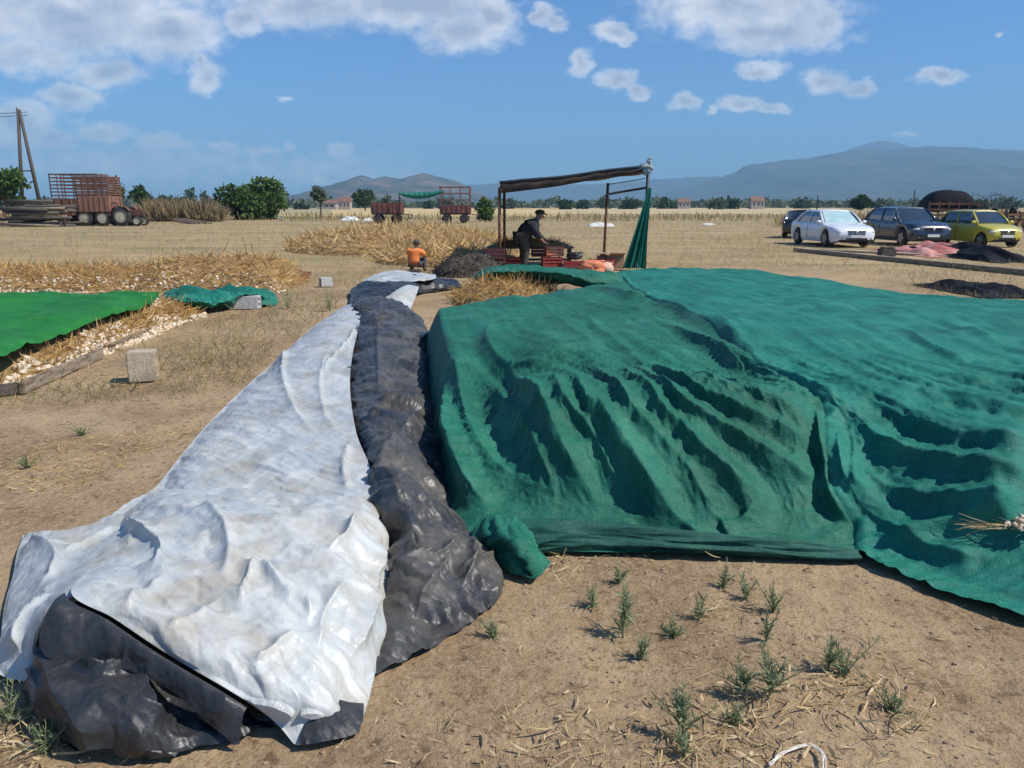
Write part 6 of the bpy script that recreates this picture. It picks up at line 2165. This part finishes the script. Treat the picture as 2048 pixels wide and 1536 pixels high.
# ------------------------------------------------------------------ crates, sacks and the like under the canopy
def crate(label, x, y, z, s, m, yaw=0.0, group=None):
    t = thing('crate', label, 'crate', (x, y, z), yaw, group)
    w, d, h = s
    MB().bbox((0, 0, .02), (w, d, .03), .006).build('base', m, t)
    for y_s in (1, -1):
        mb = MB()
        for k in range(3):
            mb.bbox((0, d / 2 * y_s, .06 + k * (h - .08) / 2.4), (w, .02, (h - .08) / 3.6), .004)
        mb.build('side', m, t)
        mb = MB()
        for k in range(3):
            mb.bbox((w / 2 * y_s, 0, .06 + k * (h - .08) / 2.4), (.02, d - .02, (h - .08) / 3.6), .004)
        mb.build('end', m, t)
    mb = MB()
    for a in (1, -1):
        for b in (1, -1):
            mb.bbox((a * (w / 2 - .012), b * (d / 2 - .012), h / 2), (.035, .035, h), .006)
    mb.build('corner_posts', m, t)
    return t

RED_PL = mat('red_crate_plastic', (.34, .045, .03), (.44, .075, .05), .55, 5)
ORANGE_PL = mat('orange_crate_plastic', (.55, .15, .07), (.66, .23, .12), .55, 5)
DKRED_PL = mat('dark_red_crate_plastic', (.085, .025, .025), (.14, .04, .04), .6, 5)
TAN_BOARD = mat('brown_board', (.22, .14, .09), (.32, .22, .15), .85, 5)
def make_under_canopy():
    Y = 20.9
    def X(u, y=Y): return PY(u, 450, y)[0]
    crate('dark red crate at the foot of the left canopy posts, topmost of its stack', X(988, 20.0), 20.0, .30, (.50, .36, .30), DKRED_PL, .1)
    crate('dark red crate at the foot of the left canopy posts, under another', X(990, 20.0), 20.0, 0, (.52, .36, .30), DKRED_PL, .0)
    crate('bright orange-red crate right of the standing person, uppermost of two', X(1108), Y, .34, (.46, .34, .28), ORANGE_PL, .2)
    crate('red crate under the orange-red one right of the standing person', X(1104), Y, .04, (.50, .36, .29), RED_PL, .1)
    crate('red crate on the ground right of the stacked pair', X(1148, 20.3), 20.3, .0, (.50, .36, .26), RED_PL, -.1)
    crate('long red crate behind the orange sack', X(1205, 20.5), 20.5, .0, (.62, .4, .30), RED_PL, 0)
    crate('maroon crate half hidden behind the standing person', X(1082, 21.3), 21.3, .3, (.50, .36, .28), DKRED_PL, .0)
    crate('maroon crate on the ground left of the standing person', X(1028, 21.0), 21.0, .0, (.55, .36, .32), RED_PL, .0)
    # straw coloured garlic heap on the table
    t = thing('sorting_table', 'low rough wooden sorting table beneath the canopy with one long shelf', 'table', (X(1060, 21.9), 21.9, 0))
    MB().bbox((0, 0, .52), (2.4, .8, .05), .01).build('tabletop', TAN_BOARD, t)
    for a in (1, -1):
        for b in (1, -1):
            MB().bbox((a * 1.1, b * .32, .248), (.07, .07, .496), .01).build('leg', WOOD_DARK, t)
    MB().bbox((0, 0, .18), (2.1, .6, .03), .008).build('shelf', WOOD_DARK, t)
    rng = np.random.default_rng(51)
    def hh(x, y): return np.clip(1 - (x / 1.1) ** 2 - (y / .38) ** 2, 0, 1) ** .6 * .20
    o = thing('garlic_heap', 'heap of garlic with straw tops lying on the sorting table', 'garlic heap', (X(1060, 21.9), 21.9, .546))
    grid_obj('heap_core', mound_mesh(hh, -1.15, 1.15, -.4, .4, 40, 20), HEAP_CORE, o)
    V, Q = stalk_mound(hh, 900, lambda n: (rng.uniform(-1.1, 1.1, n), rng.uniform(-.38, .38, n)), .18, .016, rng, .4)
    tag(mesh_np('dry_leaves', V, Q, RUSSET, o), kind='stuff')
    # black bags
    def bag(name, label, cat, u, y, z, s, m, seed, lump=.0):
        n1, n2 = 36, 26
        th, ph = np.meshgrid(np.linspace(0, 2 * np.pi, n1), np.linspace(0, np.pi, n2))
        q = 1 + .16 * perlin(th * 1.2 + np.sin(ph), ph * 1.6, seed) * np.sin(ph) + lump * np.abs(perlin(np.cos(th) * 5 + 7, ph * 3.6 + np.sin(th) * 4, seed + 1))
        q[:, -1] = q[:, 0]
        zz = np.cos(ph); zz = np.sign(zz) * np.abs(zz) ** .8
        G = np.stack([s[0] * np.sin(ph) ** .7 * np.cos(th) * q, s[1] * np.sin(ph) ** .7 * np.sin(th) * q, s[2] * (1 + zz * q)], -1)
        b = MB().grid(G)
        b.tube([(s[0] * .5, 0, s[2] * 1.75), (s[0] * .8, .02, s[2] * 2.0), (s[0] * 1.0, .03, s[2] * 1.85)], [s[0] * .16, s[0] * .05, s[0] * .13], 8)
        o = b.build(name, m, None, True)
        o.location = (X(u, y), y, z)
        tag(o, label, cat)
    bag('bag', 'black plastic bag on the crates right of the standing person', 'bag', 1150, 20.6, .26, (.20, .16, .10), BLACK_P, 4)
    bag('bag', 'black bag slumped left of the dark red crates', 'bag', 966, 19.8, .25, (.22, .18, .11), BLACK_P, 6)
    bag('mesh_sack', 'plump orange mesh sack standing before the long red crate at the edge of the nets', 'sack', 1186, 17.6, .10, (.27, .24, .17), mat('orange_mesh', (.58, .14, .05), (.70, .27, .14), .75, 26, bump=.4, bscale=80), 8, .22)
    bag('mesh_sack', 'smaller pale orange mesh sack right of the plump one', 'sack', 1213, 17.8, .10, (.17, .16, .14), mat('pale_orange_mesh', (.60, .36, .25), (.72, .50, .38), .75, 26, bump=.4, bscale=80), 9, .22)
    # brown cardboard boxes at the right
    for u, y, w, h, z, lb in ((1232, 21.3, .42, .34, 0, 'brown cardboard box standing by the hanging net curtain'), (1212, 21.8, .40, .30, .0, 'brown cardboard box farther back by the thin canopy post')):
        t = thing('cardboard_box', lb, 'box', (X(u, y), y, z), .1)
        MB().bbox((0, 0, h / 2), (w, .34, h), .006).build('carton', TAN_BOARD, t)
        for s in (1, -1):
            MB().box((0, .17 * s + .06 * s, h + .03), (w, .14, .006), Matrix.Rotation(.5 * s, 3, 'X')).build('flap', TAN_BOARD, t)
    # crude beam in front
    m = MB().bbox((0, 0, .06), (2.4, .14, .12), .01)
    o = m.build('beam', WOOD_DARK); o.location = (X(1080, 19.9), 19.9, 0); tag(o, 'dark beam on the ground before the crates under the canopy', 'beam')
make_under_canopy()

# ------------------------------------------------------------------ blocks and planks at the left
def hollow_block(label, loc, size, yaw, m, tilt=0.0):
    t = thing('concrete_block', label, 'concrete block', loc, yaw)
    w, d, h = size
    b = MB()
    e = .035
    b.bbox((0, -d / 2 + e / 2, h / 2), (w, e, h), .008)
    b.bbox((0, d / 2 - e / 2, h / 2), (w, e, h), .008)
    b.bbox((0, 0, h - e / 2 - .002), (w - .004, d - 2 * e + .004, e), .006)
    b.bbox((0, 0, e / 2 + .002), (w - .004, d - 2 * e + .004, e), .006)
    b.bbox((0, 0, h / 2), (w - .004, d - 2 * e + .004, e), .006)
    o = b.build('shell', m, t)
    MB().box((-.01, 0, h / 2), (w - .12, d - 2 * e - .004, h - 2 * e - .004)).build('web', m, t)
    return t
hollow_block('tan hollow concrete block standing alone on the path right of the plank', P(289, 760), (.25, .20, .29), .30, CONCRETE)
hollow_block('grey concrete block lying on its side before the small teal net heap', P(493, 617), (.44, .22, .21), .05, CONCRETE_G)
hollow_block('small tilted grey concrete block beyond the weeds at the far end of the path', P(652, 573), (.24, .18, .19), .5, CONCRETE_G)
def plank(label, a, b, w, h, m, name='plank', cat='plank'):
    d = Vector((b[0] - a[0], b[1] - a[1], b[2] - a[2]))
    rot = d.to_track_quat('X', 'Z').to_matrix()
    mb = MB().bbox((0, 0, 0), (d.length, w, h), .006, rot)
    o = mb.build(name, m)
    o.location = ((a[0] + b[0]) / 2, (a[1] + b[1]) / 2, (a[2] + b[2]) / 2 + h / 2)
    tag(o, label, cat)
plank('grey weathered plank edging the garlic bed, nearest the lone block', P(45, 788), P(204, 716), .05, .11, WOOD_OLD)
plank('short brown plank edging the garlic bed behind the longer one', P(222, 704), P(318, 660), .05, .09, WOOD_OLD)
plank('stub of dark plank at the left edge before the garlic bed', P(-60, 800), P(40, 786), .06, .10, WOOD_DARK)
plank('short white board standing at the far corner of the garlic bed', P(320, 648), P(352, 640), .04, .12, mat('white_board', (.55, .50, .42), (.66, .62, .54), .8, 6))
o = MB().bbox((0, 0, .05), (.36, .2, .09), .01).bbox((.12, .06, .12), (.2, .1, .05), .008).build('brick', mat('red_brick', (.30, .14, .08), (.40, .20, .12), .9, 8))
o.location = tuple(P(604, 556)); tag(o, 'two broken reddish bricks left of the small tilted block', 'bricks')
# ------------------------------------------------------------------ people
SKIN = mat('skin', (.30, .17, .11), (.36, .21, .14), .55, 6)
def skinned(name, joints, edges, m, parent, levels=2, root=0):
    """joints: list of (x, y, z, rx, ry); one continuous surface grown along the edges"""
    me = bpy.data.meshes.new(name)
    me.from_pydata([j[:3] for j in joints], edges, [])
    o = bpy.data.objects.new(name, me)
    COL.objects.link(o)
    sk = o.modifiers.new('skin', 'SKIN')
    sk.use_smooth_shade = True
    for i, j in enumerate(joints):
        v = me.skin_vertices[0].data[i]
        v.radius = (j[3], j[4] if len(j) > 4 else j[3])
        v.use_root = (i == root)
    ss = o.modifiers.new('sub', 'SUBSURF')
    ss.levels = levels; ss.render_levels = levels
    me.materials.append(m)
    o.parent = parent
    dg = bpy.context.evaluated_depsgraph_get()
    dg.update()
    fin = bpy.data.meshes.new_from_object(o.evaluated_get(dg))
    fin.polygons.foreach_set('use_smooth', [True] * len(fin.polygons))
    if not fin.materials:
        fin.materials.append(m)
    else:
        fin.materials[0] = m
    o.modifiers.clear()
    o.data = fin
    return o

def hand(js, es, wrist_i, d, side, scale=1.0, curl=.35):
    """palm and five bent fingers grown from the wrist; d = unit direction of the hand, side = towards the thumb"""
    d = Vector(d).normalized(); side = Vector(side); side = (side - d * side.dot(d)).normalized()
    nrm = d.cross(side)
    w = Vector(js[wrist_i][:3])
    k = len(js)
    palm = w + d * .07 * scale
    js.append((*palm, .026, .018)); es.append((wrist_i, k))
    lens = (.070, .080, .075, .058)
    for i, L_ in enumerate(lens):
        off = side * (.028 - .019 * i) * scale
        a = palm + d * .028 * scale + off
        b = a + (d * (1 - curl * .4) + nrm * curl * .5).normalized() * L_ * .5 * scale
        c = b + (d * (1 - curl) + nrm * curl).normalized() * L_ * .5 * scale
        n = len(js)
        js += [(*a, .010), (*b, .0085), (*c, .007)]
        es += [(k, n), (n, n + 1), (n + 1, n + 2)]
    a = w + d * .035 * scale + side * .034 * scale
    b = a + (d * .7 + side * .7 + nrm * .2).normalized() * .035 * scale
    c = b + (d * .9 + side * .2 + nrm * .3).normalized() * .028 * scale
    n = len(js)
    js += [(*a, .012), (*b, .010), (*c, .008)]
    es += [(wrist_i, n), (n, n + 1), (n + 1, n + 2)]

def head_parts(t, c, fwd, up, hair_m, s=1.0, body=None):
    """face on the head: eyes, nose, mouth, ears as one mesh each under the body"""
    f = Vector(fwd).normalized(); u = Vector(up); u = (u - f * u.dot(f)).normalized(); r = f.cross(u)
    c = Vector(c)
    def at(a, b, d): return tuple(c + (r * a + u * b + f * d) * s)
    for sgn in (1, -1):
        MB().blob(at(.032 * sgn, .008, .088), (.013 * s,) * 3, 8, 6).build('eye', mat('eye_white', (.5, .48, .45), None, .3, 5), t, True)
        MB().blob(at(.078 * sgn, -.005, .0), (.02 * s, .02 * s, .032 * s), 8, 6).build('ear', SKIN, t, True)
    MB().tube([at(0, .015, .088), at(0, -.02, .112), at(0, -.028, .095)], [.010 * s, .015 * s, .008 * s], 6).build('nose', SKIN, t, True)
    MB().tube([at(-.024, -.052, .088), at(0, -.05, .096), at(.024, -.052, .088)], [.005 * s, .008 * s, .005 * s], 6).build('mouth', mat('lips', (.22, .09, .07), None, .5, 6), t, True)

def standing_person():
    # stands under the canopy, turned right, head bowed over the work
    y = 20.75
    x = PY(1063, 450, y)[0]
    t = thing('person', 'person in dark clothes and a dark cap standing bent over the crates under the canopy', 'person', (x - .16, y, 0), R(14))
    t.scale = (1.22, 1.32, 1.0)
    J = [(-.06, 0, .86, .150, .135), (.0, 0, 1.00, .145, .125), (.09, 0, 1.13, .165, .125), (.19, -.01, 1.235, .160, .115), (.265, -.01, 1.30, .060, .058), (.31, -.01, 1.375, .088, .080), (.335, -.01, 1.445, .088, .078), (.342, -.01, 1.49, .06, .055),
         (.14, -.19, 1.235, .070, .070), (.13, -.27, .99, .055, .055), (.27, -.24, .80, .042, .042), (.32, -.22, .75, .030, .026),
         (.21, .18, 1.22, .068, .068), (.26, .25, .98, .054, .054), (.40, .18, .84, .040, .040), (.45, .16, .81, .030, .026),
         (-.07, -.11, .84, .11, .11), (-.02, -.12, .47, .072, .072), (-.07, -.13, .09, .050, .050), (.06, -.14, .035, .042, .034),
         (-.07, .11, .84, .11, .11), (.00, .13, .47, .072, .072), (-.02, .14, .09, .050, .050), (.11, .15, .035, .042, .034)]
    E_ = [(0, 1), (1, 2), (2, 3), (3, 4), (4, 5), (5, 6), (6, 7), (3, 8), (8, 9), (9, 10), (10, 11), (3, 12), (12, 13), (13, 14), (14, 15), (0, 16), (16, 17), (17, 18), (18, 19), (0, 20), (20, 21), (21, 22), (22, 23)]
    hand(J, E_, 11, (.7, .1, -.6), (0, 1, 0)); hand(J, E_, 15, (.7, -.1, -.6), (0, -1, 0))
    b = skinned('body', J, E_, SKIN, t)
    head_parts(b, (.325, -.01, 1.41), (.85, -.1, -.52), (.5, 0, .85), None)
    k = .07
    up = [0, 1, 2, 3, 8, 9, 10, 12, 13, 14]
    rm = {a: i for i, a in enumerate(up)}
    Js = [tuple(J[a][:3]) + (J[a][3] + k, J[a][4] + k) for a in up]
    Js[0] = (J[0][0], J[0][1], .74, .19, .20)
    Js[5] = Js[5][:3] + (.10, .10); Js[6] = Js[6][:3] + (.075, .075); Js[8] = Js[8][:3] + (.10, .10); Js[9] = Js[9][:3] + (.075, .075); Js[4] = Js[4][:3] + (.12, .12); Js[7] = Js[7][:3] + (.12, .12)
    skinned('jacket', Js, [(rm[a], rm[c]) for a, c in E_ if a in rm and c in rm], mat('dark_jacket', (.012, .013, .016), (.028, .028, .032), .85, 8), t)
    lo = [0, 16, 17, 18, 20, 21, 22]
    rm = {a: i for i, a in enumerate(lo)}
    Js = [tuple(J[a][:3]) + (J[a][3] + .018, J[a][4] + .018) for a in lo]
    skinned('trousers', Js, [(rm[a], rm[c]) for a, c in E_ if a in rm and c in rm], mat('drab_trousers', (.035, .032, .028), (.09, .08, .065), .9, 8), t)
    for a, c in ((18, 19), (22, 23)):
        p, q = Vector(J[a][:3]), Vector(J[c][:3])
        MB().tube([(p.x - .05, p.y, .045), (p.x + .03, p.y, .06), (q.x + .03, q.y, .04)], [.05, .055, .042], 8).build('shoe', BLACK_PL, t, True)
    cm = MB().blob((.318, -.01, 1.475), (.112, .10, .075), 14, 10)
    cm.box((.425, -.015, 1.435), (.10, .14, .015), Matrix.Rotation(.5, 3, 'Y'))
    cm.build('cap', mat('dark_cap', (.03, .022, .015), (.05, .038, .025), .9, 9), t, True)

def crouching_person():
    y = 19.9
    x = PY(828, 450, y)[0]
    t = thing('person', 'person in an orange shirt crouching low with back turned, beside the bundled plastic', 'person', (x, y, 0))
    J = [(-.02, 0, .20, .13, .12), (-.02, -.01, .33, .125, .105), (.0, 0, .46, .14, .105), (.02, .01, .555, .12, .09), (.035, .02, .605, .05, .05), (.05, .03, .67, .080, .078), (.055, .035, .735, .078, .076), (.057, .035, .775, .055, .05),
         (-.12, .0, .545, .058, .058), (-.16, .13, .38, .046, .046), (-.06, .28, .30, .036, .036), (-.02, .33, .28, .028, .025),
         (.16, .02, .53, .058, .058), (.25, .05, .40, .046, .046), (.19, .25, .33, .036, .036), (.16, .32, .30, .028, .025),
         (-.08, .05, .20, .09, .09), (-.16, .36, .34, .065, .065), (-.13, .30, .07, .046, .046), (-.13, .40, .035, .040, .032),
         (.06, .05, .20, .09, .09), (.20, .34, .34, .065, .065), (.20, .28, .07, .046, .046), (.21, .38, .035, .040, .032)]
    E_ = [(0, 1), (1, 2), (2, 3), (3, 4), (4, 5), (5, 6), (6, 7), (3, 8), (8, 9), (9, 10), (10, 11), (3, 12), (12, 13), (13, 14), (14, 15), (0, 16), (16, 17), (17, 18), (18, 19), (0, 20), (20, 21), (21, 22), (22, 23)]
    hand(J, E_, 11, (.3, .7, -.5), (1, 0, 0), .95); hand(J, E_, 15, (-.3, .7, -.5), (-1, 0, 0), .95)
    b = skinned('body', J, E_, SKIN, t)
    head_parts(b, (.053, .033, .70), (.35, .9, -.25), (0, .2, 1), None, .95)
    up = [0, 1, 2, 3, 8, 9, 12, 13]
    rm = {a: i for i, a in enumerate(up)}
    Js = [tuple(J[a][:3]) + (J[a][3] + .02, J[a][4] + .02) for a in up]
    skinned('shirt', Js, [(rm[a], rm[c]) for a, c in E_ if a in rm and c in rm], mat('orange_shirt', (.70, .17, .035), (.80, .25, .06), .8, 6), t)
    lo = [0, 16, 17, 18, 20, 21, 22]
    rm = {a: i for i, a in enumerate(lo)}
    Js = [tuple(J[a][:3]) + (J[a][3] + .012, J[a][4] + .012) for a in lo]
    Js[0] = (J[0][0], J[0][1], .14, .125, .12)
    skinned('trousers', Js, [(rm[a], rm[c]) for a, c in E_ if a in rm and c in rm], mat('grey_trousers', (.05, .052, .06), (.09, .09, .10), .9, 8), t)
    for c in (19, 23):
        q = Vector(J[c][:3])
        MB().tube([(q.x, q.y - .12, .045), (q.x, q.y - .03, .055), (q.x, q.y + .05, .038)], [.045, .05, .04], 8).build('shoe', BLACK_PL, t, True)
    MB().blob((.050, .020, .735), (.092, .092, .075), 14, 10, .04, 3).build('hair', mat('dark_grey_hair', (.045, .04, .035), (.09, .08, .07), .9, 30), t, True)
    MB().bbox((-.02, -.02, .03), (.34, .30, .055), .01).build('low_seat', WOOD_DARK, t)
standing_person()
crouching_person()
# ------------------------------------------------------------------ the hazy air over the plain
def make_haze():
    mb = MB().box((0, 3900, 303), (17000, 9800, 610))
    m = bpy.data.materials.new('hazy_air')
    m.use_nodes = True
    n, l = m.node_tree.nodes, m.node_tree.links
    n.remove(n['Principled BSDF'])
    v = n.new('ShaderNodeVolumePrincipled')
    v.inputs['Color'].default_value = (.40, .72, 1.0, 1)
    v.inputs['Density'].default_value = HAZE_DENSITY
    l.new(v.outputs[0], n['Material Output'].inputs['Volume'])
    o = mb.build('haze', m)
    tag(o, 'pale summer haze over the plain', kind='stuff')
HAZE_DENSITY = 0.00019
make_haze()
